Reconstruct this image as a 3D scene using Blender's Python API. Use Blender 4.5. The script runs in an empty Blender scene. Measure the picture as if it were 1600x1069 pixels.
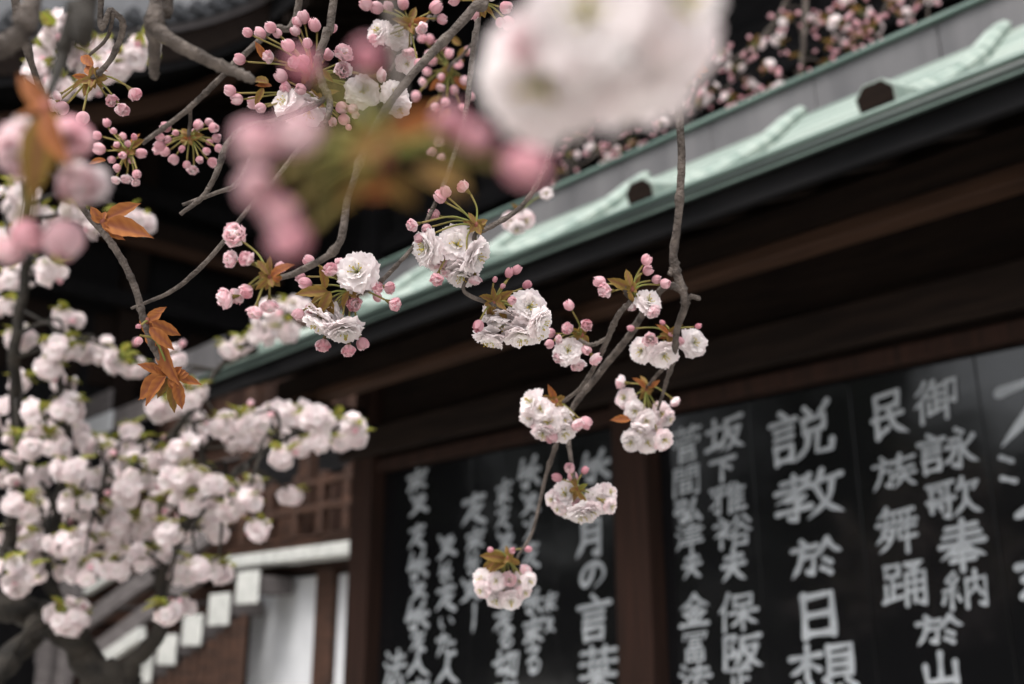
import bpy, math, random
from mathutils import Vector, Matrix, noise

# ------------------------------------------------------------------ camera, sky, sun
sc = bpy.context.scene
F = 1600.0                      # focal length in photo pixels (photo is 1600 x 1069)
PITCH = math.atan(486 / F)
CAM = Vector((0, 0, 1.6))
cam = bpy.data.cameras.new('camera'); camo = bpy.data.objects.new('camera', cam)
sc.collection.objects.link(camo); sc.camera = camo
camo.location = CAM; camo.rotation_euler = (math.pi / 2 + PITCH, 0, 0)
cam.lens = 36; cam.sensor_width = 36; cam.clip_start = 0.02; cam.clip_end = 2000
cam.dof.use_dof = True; cam.dof.focus_distance = 1.05; cam.dof.aperture_fstop = 3.8

SUN_EL, SUN_AZ = math.radians(58), math.radians(205)     # azimuth clockwise from +Y
world = bpy.data.worlds.new('World'); sc.world = world; world.use_nodes = True
wn = world.node_tree.nodes; wl = world.node_tree.links
bg = wn['Background']
sky = wn.new('ShaderNodeTexSky'); sky.sky_type = 'NISHITA'; sky.sun_disc = False
sky.sun_elevation = SUN_EL; sky.sun_rotation = SUN_AZ; sky.air_density = 1.0; sky.dust_density = 4.0; sky.ozone_density = 1.0
hs = wn.new('ShaderNodeHueSaturation'); hs.inputs['Saturation'].default_value = 0.22
wl.new(sky.outputs[0], hs.inputs['Color']); wl.new(hs.outputs[0], bg.inputs['Color'])
bg.inputs['Strength'].default_value = 0.13
sl = bpy.data.lights.new('sun', 'SUN'); sl.energy = 1.3; sl.angle = math.radians(25); sl.color = (1, 0.965, 0.92)
so = bpy.data.objects.new('sun', sl); sc.collection.objects.link(so)
sd = Vector((math.sin(SUN_AZ) * math.cos(SUN_EL), math.cos(SUN_AZ) * math.cos(SUN_EL), math.sin(SUN_EL)))
so.rotation_euler = sd.to_track_quat('Z', 'Y').to_euler(); so.location = (0, 0, 12)
vs = sc.view_settings
vs.view_transform = 'Standard'; vs.look = 'None'; vs.gamma = 1.0; vs.use_curve_mapping = False
vs.exposure = 1.42
sc.render.engine = 'CYCLES'
cy = sc.cycles
cy.use_denoising = True; cy.max_bounces = 7; cy.diffuse_bounces = 4; cy.glossy_bounces = 3; cy.transmission_bounces = 4
cy.caustics_reflective = False; cy.caustics_refractive = False; cy.sample_clamp_indirect = 6

# ------------------------------------------------------------------ picture -> place
RIGHT = Vector((1, 0, 0))
UPV = Vector((0, -math.sin(PITCH), math.cos(PITCH)))
BACK = Vector((0, -math.cos(PITCH), -math.sin(PITCH)))
def ray(px, py):
    return (RIGHT * (px - 800) + UPV * (534.5 - py) - BACK * F).normalized()
def at(px, py, depth):                       # point at a depth (m) along the optical axis
    return CAM + (RIGHT * (px - 800) + UPV * (534.5 - py) - BACK * F) * (depth / F)
_d = Vector((-1580, math.hypot(F, 486), 0)).normalized()
AX = -_d                                     # along the hall, towards the viewer's right
AY = Vector((_d.y, -_d.x, 0))                # into the hall
_r = ray(1000, 655)
HALL_O = CAM + _r * (5 / math.hypot(_r.x, _r.y)); HALL_O.z = 0
HALL_ROT = math.atan2(AX.y, AX.x)
def to_local(P):
    q = P - HALL_O
    return Vector((q.dot(AX), q.dot(AY), q.z))
def from_local(x, y, z):
    return HALL_O + AX * x + AY * y + Vector((0, 0, z))
CL = to_local(CAM)
def on_y(px, py, y):                         # hall coordinates of a pixel on the plane local y
    r = ray(px, py); return to_local(CAM + r * ((y - CL.y) / r.dot(AY)))
def on_x(px, py, x):
    r = ray(px, py); return to_local(CAM + r * ((x - CL.x) / r.dot(AX)))

# ------------------------------------------------------------------ materials
def nmat(name):
    m = bpy.data.materials.new(name); m.use_nodes = True
    return m, m.node_tree.nodes, m.node_tree.links, m.node_tree.nodes['Principled BSDF']
def ramp_mat(name, c1, c2, scale=(4, 4, 4), rough=0.7, detail=6, bump=0.0, bscale=None, spec=0.3, lo=.3, hi=.7):
    m, n, l, b = nmat(name)
    tc = n.new('ShaderNodeTexCoord'); mp = n.new('ShaderNodeMapping'); mp.inputs['Scale'].default_value = scale
    nz = n.new('ShaderNodeTexNoise'); nz.inputs['Detail'].default_value = detail; nz.inputs['Scale'].default_value = 1
    cr = n.new('ShaderNodeValToRGB'); cr.color_ramp.elements[0].color = (*c1, 1); cr.color_ramp.elements[1].color = (*c2, 1)
    cr.color_ramp.elements[0].position = lo; cr.color_ramp.elements[1].position = hi
    l.new(tc.outputs['Object'], mp.inputs[0]); l.new(mp.outputs[0], nz.inputs[0]); l.new(nz.outputs[0], cr.inputs[0])
    l.new(cr.outputs[0], b.inputs['Base Color'])
    b.inputs['Roughness'].default_value = rough; b.inputs['Specular IOR Level'].default_value = spec
    if bump:
        nb = nz
        if bscale:
            nb = n.new('ShaderNodeTexNoise'); nb.inputs['Scale'].default_value = bscale; nb.inputs['Detail'].default_value = 5
            l.new(tc.outputs['Object'], nb.inputs[0])
        bp = n.new('ShaderNodeBump'); bp.inputs['Strength'].default_value = bump; bp.inputs['Distance'].default_value = .01
        l.new(nb.outputs[0], bp.inputs['Height']); l.new(bp.outputs[0], b.inputs['Normal'])
    return m
def petal_mat(name, trans=0.35, tint=None):
    m = bpy.data.materials.new(name); m.use_nodes = True
    n = m.node_tree.nodes; l = m.node_tree.links; n.clear()
    out = n.new('ShaderNodeOutputMaterial'); at_ = n.new('ShaderNodeAttribute'); at_.attribute_name = 'Col'
    df = n.new('ShaderNodeBsdfPrincipled'); df.inputs['Roughness'].default_value = .6; df.inputs['Specular IOR Level'].default_value = .2
    tr = n.new('ShaderNodeBsdfTranslucent'); mx = n.new('ShaderNodeMixShader'); mx.inputs[0].default_value = trans
    nz = n.new('ShaderNodeTexNoise'); nz.inputs['Scale'].default_value = 260; nz.inputs['Detail'].default_value = 3
    bp = n.new('ShaderNodeBump'); bp.inputs['Strength'].default_value = .25; bp.inputs['Distance'].default_value = .002
    l.new(nz.outputs[0], bp.inputs['Height']); l.new(bp.outputs[0], df.inputs['Normal'])
    oi = n.new('ShaderNodeObjectInfo'); hv = n.new('ShaderNodeHueSaturation')
    mr = n.new('ShaderNodeMapRange'); mr.inputs['To Min'].default_value = .88; mr.inputs['To Max'].default_value = 1.06
    l.new(oi.outputs['Random'], mr.inputs[0]); l.new(mr.outputs[0], hv.inputs['Value'])
    l.new(at_.outputs['Color'], hv.inputs['Color'])
    l.new(hv.outputs[0], df.inputs['Base Color']); l.new(hv.outputs[0], tr.inputs['Color'])
    l.new(df.outputs[0], mx.inputs[1]); l.new(tr.outputs[0], mx.inputs[2]); l.new(mx.outputs[0], out.inputs[0])
    return m
def plain(name, c, rough=.6, spec=.3):
    m, n, l, b = nmat(name); b.inputs['Base Color'].default_value = (*c, 1)
    b.inputs['Roughness'].default_value = rough; b.inputs['Specular IOR Level'].default_value = spec
    return m

M = {}
M['petal'] = petal_mat('petal', .55)
M['leaf'] = petal_mat('leaf_blade', .45)
M['stalk'] = petal_mat('stalk', .15)
M['bark'] = ramp_mat('cherry_bark', (.035, .027, .023), (.15, .122, .105), (70, 70, 70), .85, 6, .8, 240)
M['bark_old'] = ramp_mat('old_bark', (.007, .006, .005), (.034, .028, .022), (12, 12, 20), .9, 8, .9, 60)
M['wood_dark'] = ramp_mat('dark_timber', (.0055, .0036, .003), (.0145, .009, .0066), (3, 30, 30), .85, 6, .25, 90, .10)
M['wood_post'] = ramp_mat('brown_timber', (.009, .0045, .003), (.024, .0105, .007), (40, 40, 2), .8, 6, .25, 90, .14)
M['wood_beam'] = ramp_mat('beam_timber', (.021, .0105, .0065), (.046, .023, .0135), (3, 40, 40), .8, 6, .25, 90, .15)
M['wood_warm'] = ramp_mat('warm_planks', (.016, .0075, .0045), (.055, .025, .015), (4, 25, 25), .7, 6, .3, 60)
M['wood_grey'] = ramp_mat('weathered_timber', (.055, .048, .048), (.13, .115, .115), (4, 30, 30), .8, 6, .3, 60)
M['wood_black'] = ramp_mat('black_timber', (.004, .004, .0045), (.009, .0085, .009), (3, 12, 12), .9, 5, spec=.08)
M['plaster'] = ramp_mat('white_plaster', (.40, .405, .42), (.48, .485, .50), (3, 3, 3), .9)
M['white_paint'] = ramp_mat('white_paint', (.32, .325, .31), (.44, .44, .42), (9, 9, 9), .7)
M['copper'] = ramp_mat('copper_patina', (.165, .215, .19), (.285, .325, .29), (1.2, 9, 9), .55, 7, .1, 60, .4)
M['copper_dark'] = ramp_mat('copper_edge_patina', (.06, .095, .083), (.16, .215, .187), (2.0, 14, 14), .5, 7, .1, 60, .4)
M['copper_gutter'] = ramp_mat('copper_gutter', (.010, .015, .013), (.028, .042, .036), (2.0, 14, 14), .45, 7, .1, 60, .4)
M['copper_grey'] = ramp_mat('copper_grey', (.055, .053, .056), (.105, .10, .103), (5, 5, .9), .5, 8, .1, 40, .4)
M['tile'] = ramp_mat('roof_tile', (.018, .019, .022), (.05, .051, .056), (6, 6, 6), .6)
M['paint'] = ramp_mat('white_brush_paint', (.19, .202, .215), (.32, .337, .352), (7, 7, 7), .6)
M['leaf_far'] = ramp_mat('dark_evergreen', (.012, .022, .010), (.045, .07, .025), (2, 2, 2), .7)
M['gravel'] = ramp_mat('pale_gravel', (.34, .33, .31), (.52, .50, .47), (40, 40, 40), .95, 8, .6, 120)
m, n, l, b = nmat('black_lacquer')
b.inputs['Base Color'].default_value = (.004, .004, .0045, 1); b.inputs['Roughness'].default_value = .10
b.inputs['Specular IOR Level'].default_value = .5
nz = n.new('ShaderNodeTexNoise'); nz.inputs['Scale'].default_value = 3; bp = n.new('ShaderNodeBump')
bp.inputs['Strength'].default_value = .05; bp.inputs['Distance'].default_value = .05
tc = n.new('ShaderNodeTexCoord'); l.new(tc.outputs['Object'], nz.inputs[0]); l.new(nz.outputs[0], bp.inputs['Height']); l.new(bp.outputs[0], b.inputs['Normal'])
M['lacquer'] = m

# ------------------------------------------------------------------ mesh helpers
COL = sc.collection
class MB:
    def __init__(s): s.v = []; s.f = []; s.c = []
    def vert(s, p, c=(1, 1, 1)): s.v.append(tuple(p)); s.c.append(c); return len(s.v) - 1
    def face(s, *i): s.f.append(i)
    def box(s, x0, x1, y0, y1, z0, z1, c=(1, 1, 1)):
        i = [s.vert((x, y, z), c) for z in (z0, z1) for y in (y0, y1) for x in (x0, x1)]
        for q in ((0, 2, 3, 1), (4, 5, 7, 6), (0, 1, 5, 4), (2, 6, 7, 3), (0, 4, 6, 2), (1, 3, 7, 5)): s.face(*[i[k] for k in q])
    def cham(s, x0, x1, y0, y1, z0, z1, b=.008):      # box with chamfered edges
        n0 = len(s.v)
        idx = {}
        for sx in (0, 1):
            for sy in (0, 1):
                for sz in (0, 1):
                    X, Y, Z = (x0, x1)[sx], (y0, y1)[sy], (z0, z1)[sz]
                    ix, iy, iz = (b, -b)[sx], (b, -b)[sy], (b, -b)[sz]
                    idx[sx, sy, sz] = (s.vert((X, Y + iy, Z + iz)), s.vert((X + ix, Y, Z + iz)), s.vert((X + ix, Y + iy, Z)))
        for k in (0, 1):
            a = [idx[k, 0, 0][0], idx[k, 1, 0][0], idx[k, 1, 1][0], idx[k, 0, 1][0]]; s.face(*(a if k else a[::-1]))
            a = [idx[0, k, 0][1], idx[1, k, 0][1], idx[1, k, 1][1], idx[0, k, 1][1]]; s.face(*(a[::-1] if k else a))
            a = [idx[0, 0, k][2], idx[1, 0, k][2], idx[1, 1, k][2], idx[0, 1, k][2]]; s.face(*(a if k else a[::-1]))
        for p in (0, 1):
            for q in (0, 1):
                s.face(idx[p, q, 0][0], idx[p, q, 0][1], idx[p, q, 1][1], idx[p, q, 1][0])
                s.face(idx[p, 0, q][0], idx[p, 0, q][2], idx[p, 1, q][2], idx[p, 1, q][0])
                s.face(idx[0, p, q][1], idx[0, p, q][2], idx[1, p, q][2], idx[1, p, q][1])
                for r in (0, 1): 
                    if p == 0 or True: pass
        for kk in idx.values(): s.face(*kk)
    def tube(s, pts, rad, seg=8, c=(1, 1, 1), bump=0, seed=0, cap=True, cend=None):
        n = len(pts); rings = []
        up = Vector((.31, .17, .93)); 
        for i, p in enumerate(pts):
            t = (pts[min(i + 1, n - 1)] - pts[max(i - 1, 0)])
            if t.length < 1e-9: t = Vector((0, 0, 1))
            t.normalize()
            a = up - t * up.dot(t)
            if a.length < 1e-4: a = t.orthogonal()
            a.normalize(); up = a; bb = t.cross(a)
            cc = c if cend is None else tuple(c[k] + (cend[k] - c[k]) * i / max(1, n - 1) for k in range(3))
            ring = []
            for k in range(seg):
                an = 2 * math.pi * k / seg
                r = rad[i]
                if bump: r *= 1 + bump * noise.noise(Vector((math.cos(an) * 1.5 + seed, math.sin(an) * 1.5, i * .55)))
                ring.append(s.vert(p + (a * math.cos(an) + bb * math.sin(an)) * r, cc))
            rings.append(ring)
        for i in range(n - 1):
            for k in range(seg):
                s.face(rings[i][k], rings[i][(k + 1) % seg], rings[i + 1][(k + 1) % seg], rings[i + 1][k])
        if cap:
            s.face(*rings[0][::-1]); s.face(*rings[-1])
    def add(s, other, mat):
        o = len(s.v)
        for p, c in zip(other.v, other.c): s.v.append(tuple(mat @ Vector(p))); s.c.append(c)
        for f in other.f: s.f.append(tuple(i + o for i in f))
    def mesh(s, name, mat, smooth=False, color=False):
        me = bpy.data.meshes.new(name); me.from_pydata(s.v, [], s.f)
        if smooth: me.polygons.foreach_set('use_smooth', [True] * len(me.polygons))
        if color:
            ca = me.color_attributes.new('Col', 'FLOAT_COLOR', 'POINT')
            ca.data.foreach_set('color', [x for c in s.c for x in (*c, 1.0)])
        me.materials.append(mat); me.update()
        return me
    def obj(s, name, mat, parent=None, smooth=False, color=False, loc=(0, 0, 0)):
        return put(name, s.mesh(name, mat, smooth, color), parent, loc)
def put(name, me, parent=None, loc=(0, 0, 0)):
    o = bpy.data.objects.new(name, me); COL.objects.link(o); o.parent = parent; o.location = loc
    return o
def thing(name, label, cat, loc, rz=0, group=None):
    o = bpy.data.objects.new(name, None); COL.objects.link(o); o.location = loc; o.rotation_euler = (0, 0, rz)
    o['label'] = label; o['category'] = cat; o.empty_display_size = .2
    if group: o['group'] = group
    return o
def smooth_path(pts, rad, sub=6, jit=0, seed=0):
    """Catmull-Rom through the points; radii interpolated."""
    P = [pts[0] * 2 - pts[1]] + list(pts) + [pts[-1] * 2 - pts[-2]]
    out, ro = [], []
    for i in range(1, len(P) - 2):
        p0, p1, p2, p3 = P[i - 1:i + 3]
        for k in range(sub):
            t = k / sub
            q = .5 * ((2 * p1) + (p2 - p0) * t + (2 * p0 - 5 * p1 + 4 * p2 - p3) * t * t + (3 * p1 - p0 - 3 * p2 + p3) * t ** 3)
            r = rad[i - 1] * (1 - t) + rad[i] * t
            if jit: q = q + noise.noise_vector(q * 14 + Vector((seed, 0, 0))) * jit * r
            out.append(q); ro.append(r)
    out.append(pts[-1]); ro.append(rad[-1])
    return out, ro

# ------------------------------------------------------------------ ground
g = MB(); N = 24
for j in range(N + 1):
    for i in range(N + 1):
        g.vert(((i / N - .5) * 600, (j / N - .5) * 600, 0))
for j in range(N):
    for i in range(N):
        a = j * (N + 1) + i; g.face(a, a + 1, a + N + 2, a + N + 1)
go = g.obj('ground', M['gravel']); go['kind'] = 'structure'; go['label'] = 'pale gravel ground of the temple court'; go['category'] = 'ground'

# ------------------------------------------------------------------ the hall with the inscribed boards
hall = thing('inscription_hall', 'low timber hall with green copper roof and black boards of white brush writing', 'building', HALL_O, HALL_ROT)
XL, XR = -2.21, 4.4
for x in (XL, 0.0, 2.2, XR):
    p = MB(); p.cham(-.105, .105, -.105, .105, 0, 3.62); p.obj('post', M['wood_post'], hall, loc=(x, 0, 0))
def hbox(name, x0, x1, y0, y1, z0, z1, mat, parent=None, b=.008):
    p = MB(); p.cham(x0, x1, y0, y1, z0, z1, b); return p.obj(name, M[mat], parent or hall)
bays = [(XL + .107, -.107), (.107, 2.093), (2.307, XR - .107)]
for (a, c) in bays:
    hbox('head_rail', a, c, -.07, .06, 2.70, 2.775, 'wood_post')
    hbox('sill_rail', a, c, -.07, .06, .72, .82, 'wood_post')
    hbox('backing_board', a, c, .032, .05, .822, 2.698, 'wood_black')
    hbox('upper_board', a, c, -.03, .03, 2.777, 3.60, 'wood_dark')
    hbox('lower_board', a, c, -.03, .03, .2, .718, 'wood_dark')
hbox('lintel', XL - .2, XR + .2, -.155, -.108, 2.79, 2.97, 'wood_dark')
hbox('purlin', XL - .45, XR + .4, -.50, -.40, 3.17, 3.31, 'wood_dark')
hbox('purlin_lit_edge', XL - .45, XR + .4, -.51, -.39, 3.105, 3.168, 'wood_beam')  # lighter strip: light on the purlin's lower edge put into the colour
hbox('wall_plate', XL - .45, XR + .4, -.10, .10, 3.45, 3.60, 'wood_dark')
hbox('side_wall', XL - .03, XL + .03, .107, 1.2, .0, 3.9, 'wood_dark')
hbox('back_wall', XL, XR, 1.2, 1.26, 0, 3.7, 'wood_dark')
hbox('footing', XL - .15, XR + .15, -.16, 1.3, 0, .10, 'tile')
for x in (XL, 0.0, 2.2, XR):     # bracket arms carrying the purlin
    hbox('bracket', x - .055, x + .055, -.62, -.107, 3.0, 3.10, 'wood_dark')
# panels of black lacquer with their brush characters
seams = [on_y(x, 800, .02).x for x in (740, 873)] 
seamR = [on_y(x, y, .02).x for x, y in ((1186, 800), (1350, 800))] + [on_y(1525, 560, .02).x]
panels = []
for (a, c), ss in zip(bays, (seams, seamR, [2.95, 3.6])):
    xs = [a + .004] + ss + [c - .004]
    for x0, x1 in zip(xs[:-1], xs[1:]):
        o = hbox('board_panel', x0 + .0025, x1 - .0025, .0, .03, .822, 2.698, 'lacquer', None, .001)
        panels.append((x0, x1, o))
# stroke data: brush strokes in a 100 x 100 box, 't' marks a stroke that tapers to a point
ST = {
 'sun': "18 6 22 96|18 10 80 4 84 92|22 50 78 46|22 90 82 88",
 'yama': "50 5 50 85|12 40 16 88 88 82|86 32 88 92",
 'shita': "8 16 92 10|48 14 48 95|54 34 78 52",
 'dai': "8 38 92 30|t50 4 46 45 10 95|t48 45 66 72 96 92",
 'otto': "20 28 80 24|8 52 92 46|t50 4 46 52 8 96|t50 54 68 78 96 94",
 'kin': "t50 4 34 26 6 44|t50 6 70 26 96 40|32 42 68 40|20 60 82 57|50 42 50 92|30 68 38 80|72 66 62 80|8 94 94 91",
 'tami': "20 12 74 8 70 36|20 12 24 94|24 36 72 33|24 92 48 78|14 58 82 52|t50 36 64 74 96 94",
 'oite': "22 4 30 14|4 24 52 18|t24 22 18 60 4 90|26 42 46 40 44 84 34 78|t72 6 60 30 46 44|t72 8 84 28 98 38|66 52 78 62|62 74 78 86",
 'go': "t26 4 16 20 4 32|t28 28 18 46 2 60|18 46 18 96|t44 6 38 18 30 26|34 22 62 19|32 40 64 37|48 22 48 76|34 54 34 80|34 80 64 70|48 56 62 54|70 14 90 12 88 62 80 56|72 14 70 96",
 'ei': "20 2 28 10|4 20 46 16|12 34 38 31|12 48 38 45|12 62 14 92|12 64 38 61 37 88|14 88 37 86|66 2 76 12|56 26 72 24 70 92 60 84|50 42 64 40|t64 42 58 66 44 80|t92 24 84 38 74 46|t72 40 84 70 99 86",
 'ka': "4 10 50 6|10 20 12 36|10 22 30 20 29 34|40 8 40 46|4 50 52 46|10 60 12 76|10 62 30 60 29 74|42 50 42 94 34 88|t66 4 62 22 54 34|60 22 92 16 84 32|t72 30 68 66 48 96|t70 50 82 78 98 92",
 'hou': "20 16 80 12|14 32 86 28|6 50 94 44|t52 2 46 44 6 76|t54 44 70 62 96 74|34 66 68 63|28 80 74 77|50 58 50 99",
 'nou': "t28 4 12 24 30 30|t34 18 20 44 6 48 38 44|22 46 22 94|8 62 4 78|34 60 40 74|54 24 54 94|54 26 92 22 92 92 82 86|t72 4 72 40 58 66|74 44 86 64",
 'zoku': "22 4 30 14|4 24 50 20|t24 22 18 60 4 92|24 42 44 40 42 86 34 80|t64 4 58 20 50 30|58 20 94 14|t64 30 58 44 52 50|58 44 92 40|52 62 96 57|t72 44 70 66 48 94|t74 62 84 80 98 92",
 'bu': "t28 2 20 14 8 22|20 14 88 10|6 36 94 32|28 16 28 36|44 15 44 36|60 14 60 36|76 14 76 36|t28 42 20 60 4 76|20 50 44 48|t44 48 34 76 10 96|22 60 32 68|56 48 92 45|58 50 56 70 94 66|74 40 74 99",
 'you': "8 8 10 32|8 10 38 7 36 30|10 30 37 28|24 32 24 78|26 52 42 50|10 50 10 80|4 84 44 74|52 8 86 5 70 18|60 14 74 22|54 30 54 94|54 30 92 26 92 94 82 88|54 48 90 45|54 66 90 63|72 28 72 88",
 'setsu': "20 4 28 12|4 22 44 18|12 36 38 33|12 50 38 47|12 64 14 94|12 66 38 63 37 90|14 90 37 88|58 6 66 18|t92 2 86 12 78 20|56 26 58 50|56 28 88 24 86 46|58 48 86 45|t64 50 60 76 42 96|78 48 76 86 98 86 99 70",
 'kyou': "12 16 50 12|4 34 56 28|30 4 30 32|t52 8 40 34 4 56|20 52 46 48 34 62|34 60 34 94 24 88|6 76 54 70|t70 4 64 24 56 36|64 24 96 18|t84 24 78 62 50 96|t62 36 76 72 99 92",
 'sou': "4 24 48 18|28 2 28 62|t28 24 18 44 4 54|30 34 46 46|58 6 60 60|58 8 90 4 90 56|60 24 88 22|60 40 88 38|60 57 90 54|16 72 10 88|32 70 38 94 70 92 74 80|54 66 62 76|84 66 96 80",
 'saka': "4 34 40 28|22 6 22 80|2 84 42 72|52 14 92 8|t54 14 50 56 36 94|58 40 86 36|t86 38 72 74 48 96|t60 48 78 78 99 92",
 'ga': "6 12 48 8|12 12 14 34 46 30|30 8 30 92 20 86|t30 34 20 58 4 74|t62 4 56 22 46 36|58 24 58 96|74 4 80 16|58 26 94 21|60 46 90 42|60 66 90 62|58 90 98 86|76 22 76 88",
 'yuu': "18 4 28 14|4 26 38 22|t38 24 24 46 4 62|22 44 22 96|40 40 30 50|28 54 42 66|t62 6 56 22 46 32|78 6 92 26|t70 26 60 46 44 58|t70 28 84 46 99 54|54 66 56 94|54 68 86 65 85 92|56 92 85 90",
 'ho': "t28 4 18 34 4 52|18 36 18 98|42 12 44 38|42 14 84 10 82 36|44 36 82 33|32 56 98 50|64 36 64 98|t62 56 50 78 34 88|t66 54 80 74 99 84",
 'han': "10 8 10 98|10 10 36 6 24 36 38 54 22 62|50 14 94 8|t52 14 48 56 34 94|56 38 86 34|t86 36 72 74 46 96|t58 46 78 78 99 92",
 'sei': "10 12 88 8|50 10 50 88|54 46 82 43|22 44 22 88|4 92 96 86",
 'suge': "6 14 94 10|30 2 32 24|68 2 66 24|50 22 52 32|10 36 8 50|10 38 92 34 86 48|28 52 28 98|28 54 72 51 72 66|28 67 72 65|28 78 76 75 76 95|28 95 76 93",
 'ma': "8 6 8 96|8 8 42 6 42 36|8 22 40 20|8 37 42 35|58 6 58 36|58 7 92 4 92 94 82 90|58 20 90 18|58 36 90 33|32 52 34 88|32 53 68 50 67 84|34 68 66 66|34 85 67 83",
 'hiro': "8 12 42 8 40 32 10 36 8 58 42 52 38 92 26 86|t74 8 62 50 50 86 92 78|80 62 96 92",
 'tsu': "10 8 22 18|4 34 16 44|t22 60 14 80 4 96|40 16 84 12 84 42|30 30 98 25|40 44 84 41|36 60 92 56|30 76 98 70|60 2 60 99",
 'tomi': "8 12 6 28|8 14 92 10 84 26|32 28 68 25|30 38 32 54|30 39 70 36 69 52|32 52 69 50|18 62 20 98|18 63 82 60 82 96|20 79 82 77|50 62 50 96|20 96 82 94",
 'law': "10 8 22 18|4 34 16 44|t22 60 14 80 4 96|40 24 88 19|62 4 62 44|30 46 98 41|t60 46 50 70 36 88 84 80|76 66 92 92",
 'hito': "t50 4 42 44 6 96|t48 34 64 68 96 94",
 'no': "t54 16 44 60 24 82 10 62 22 28 56 12 86 30 88 62 58 94",
 'koto': "44 2 56 12|6 26 94 20|24 42 76 38|24 58 76 54|24 72 28 98|24 74 76 70 74 95|28 95 74 92",
 'ha': "6 14 94 10|32 2 34 24|66 2 64 24|4 38 96 33|32 28 32 54|50 28 50 50|68 27 68 52|30 54 74 51|6 66 94 62|50 54 50 99|t48 68 32 84 6 94|t52 66 68 82 96 92",
 'tsuki': "t26 6 26 60 6 96|26 8 76 4 78 94 64 88|28 34 74 31|28 58 74 55",
 'kiru': "4 44 48 32|24 6 22 80 48 64|52 20 92 15 84 92 68 84|t72 18 66 60 44 94",
 'ru': "20 12 76 8 24 56 60 44 84 62 72 88 48 92 40 80 56 76",
 'i': "20 20 20 60 34 76|70 22 84 52",
 'ta': "8 24 56 18|t34 4 28 50 12 92|54 44 86 40|50 68 60 86 92 82",
 'k1': "14 20 80 12|t50 4 40 50 10 92|40 44 78 40 50 70 88 94",
 'k2': "20 8 30 30 70 14 40 50|t78 30 50 70 16 94|44 56 90 84",
 'k3': "10 30 88 18|48 2 44 96|20 56 80 46|t46 62 70 78 94 92|30 70 16 90",
 'k4': "24 6 16 40 60 30 70 6|14 56 86 44|50 40 46 96 30 84|66 64 88 88",
 'nu': "t60 4 56 50 20 96|20 14 40 30", 'shi': "t52 2 54 50 48 98",
 'arm': "8 30 96 18|t60 2 56 52 6 99", 'dots': "20 20 60 34|20 70 66 82", 'leafs': "t50 2 40 60 10 96 80 80",
}
CH = [  # character, x0, y0, x1, y1 in photo pixels
 ('go', 1425, 588, 1503, 662), ('ei', 1430, 670, 1530, 742), ('ka', 1444, 745, 1537, 814), ('hou', 1464, 808, 1543, 895), ('nou', 1470, 888, 1547, 956),
 ('oite', 1430, 958, 1507, 1014), ('yama', 1438, 1016, 1502, 1074),
 ('tami', 1354, 604, 1422, 690), ('zoku', 1361, 708, 1434, 770), ('bu', 1366, 788, 1437, 868), ('you', 1377, 873, 1452, 954),
 ('setsu', 1198, 632, 1302, 728), ('kyou', 1206, 733, 1320, 818), ('oite', 1234, 838, 1317, 909), ('sun', 1242, 922, 1314, 1000), ('sou', 1230, 1003, 1342, 1095),
 ('saka', 1102, 648, 1164, 710), ('shita', 1106, 712, 1152, 754), ('ga', 1106, 754, 1167, 806), ('yuu', 1113, 803, 1177, 858), ('otto', 1126, 854, 1167, 912),
 ('ho', 1120, 922, 1185, 988), ('han', 1126, 988, 1192, 1048), ('sei', 1138, 1040, 1176, 1086),
 ('suge', 1050, 664, 1097, 724), ('ma', 1050, 726, 1095, 778), ('hiro', 1053, 778, 1097, 818), ('tsu', 1055, 816, 1099, 862), ('otto', 1066, 858, 1097, 908),
 ('kin', 1060, 925, 1110, 982), ('tomi', 1066, 982, 1107, 1036), ('law', 1061, 1034, 1112, 1088),
 ('arm', 1552, 560, 1668, 694), ('dots', 1556, 696, 1600, 768), ('leafs', 1578, 756, 1660, 806), ('k3', 1580, 855, 1680, 940),
 ('k3', 634, 732, 670, 768), ('k2', 634, 768, 672, 808), ('k1', 636, 818, 668, 860), ('k4', 634, 860, 672, 908), ('k2', 636, 906, 670, 940), ('k4', 630, 938, 674, 988), ('k1', 638, 986, 668, 1020), ('hito', 632, 1014, 674, 1062), ('k3', 636, 1060, 672, 1095),
 ('k2', 678, 832, 716, 876), ('k4', 684, 876, 708, 912), ('k1', 678, 912, 716, 958), ('i', 682, 960, 712, 986), ('ta', 680, 988, 714, 1030), ('hito', 678, 1026, 720, 1074),
 ('k1', 718, 770, 764, 824), ('k3', 726, 824, 760, 860), ('k4', 726, 860, 752, 900), ('k2', 714, 900, 754, 944), ('shi', 728, 942, 752, 992),
 ('k3', 774, 748, 802, 790), ('k1', 772, 790, 800, 830), ('k2', 770, 828, 808, 868), ('k1', 768, 952, 806, 988), ('ru', 774, 984, 806, 1014), ('kiru', 770, 1014, 812, 1062), ('k3', 772, 1062, 810, 1095),
 ('k4', 806, 712, 848, 766), ('k2', 808, 766, 846, 808), ('nu', 812, 808, 846, 848), ('k1', 812, 846, 846, 890), ('k4', 814, 918, 850, 962), ('k3', 816, 960, 852, 1008), ('ru', 818, 1008, 848, 1056), ('k3', 848, 924, 872, 956), ('k2', 848, 960, 868, 992),
 ('k4', 902, 702, 958, 756), ('k2', 904, 758, 950, 806), ('tsuki', 898, 808, 948, 874), ('no', 904, 872, 948, 924), ('koto', 900, 926, 956, 1004), ('ha', 904, 1006, 966, 1086),
 ('law', 600, 1012, 634, 1080),
]
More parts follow.
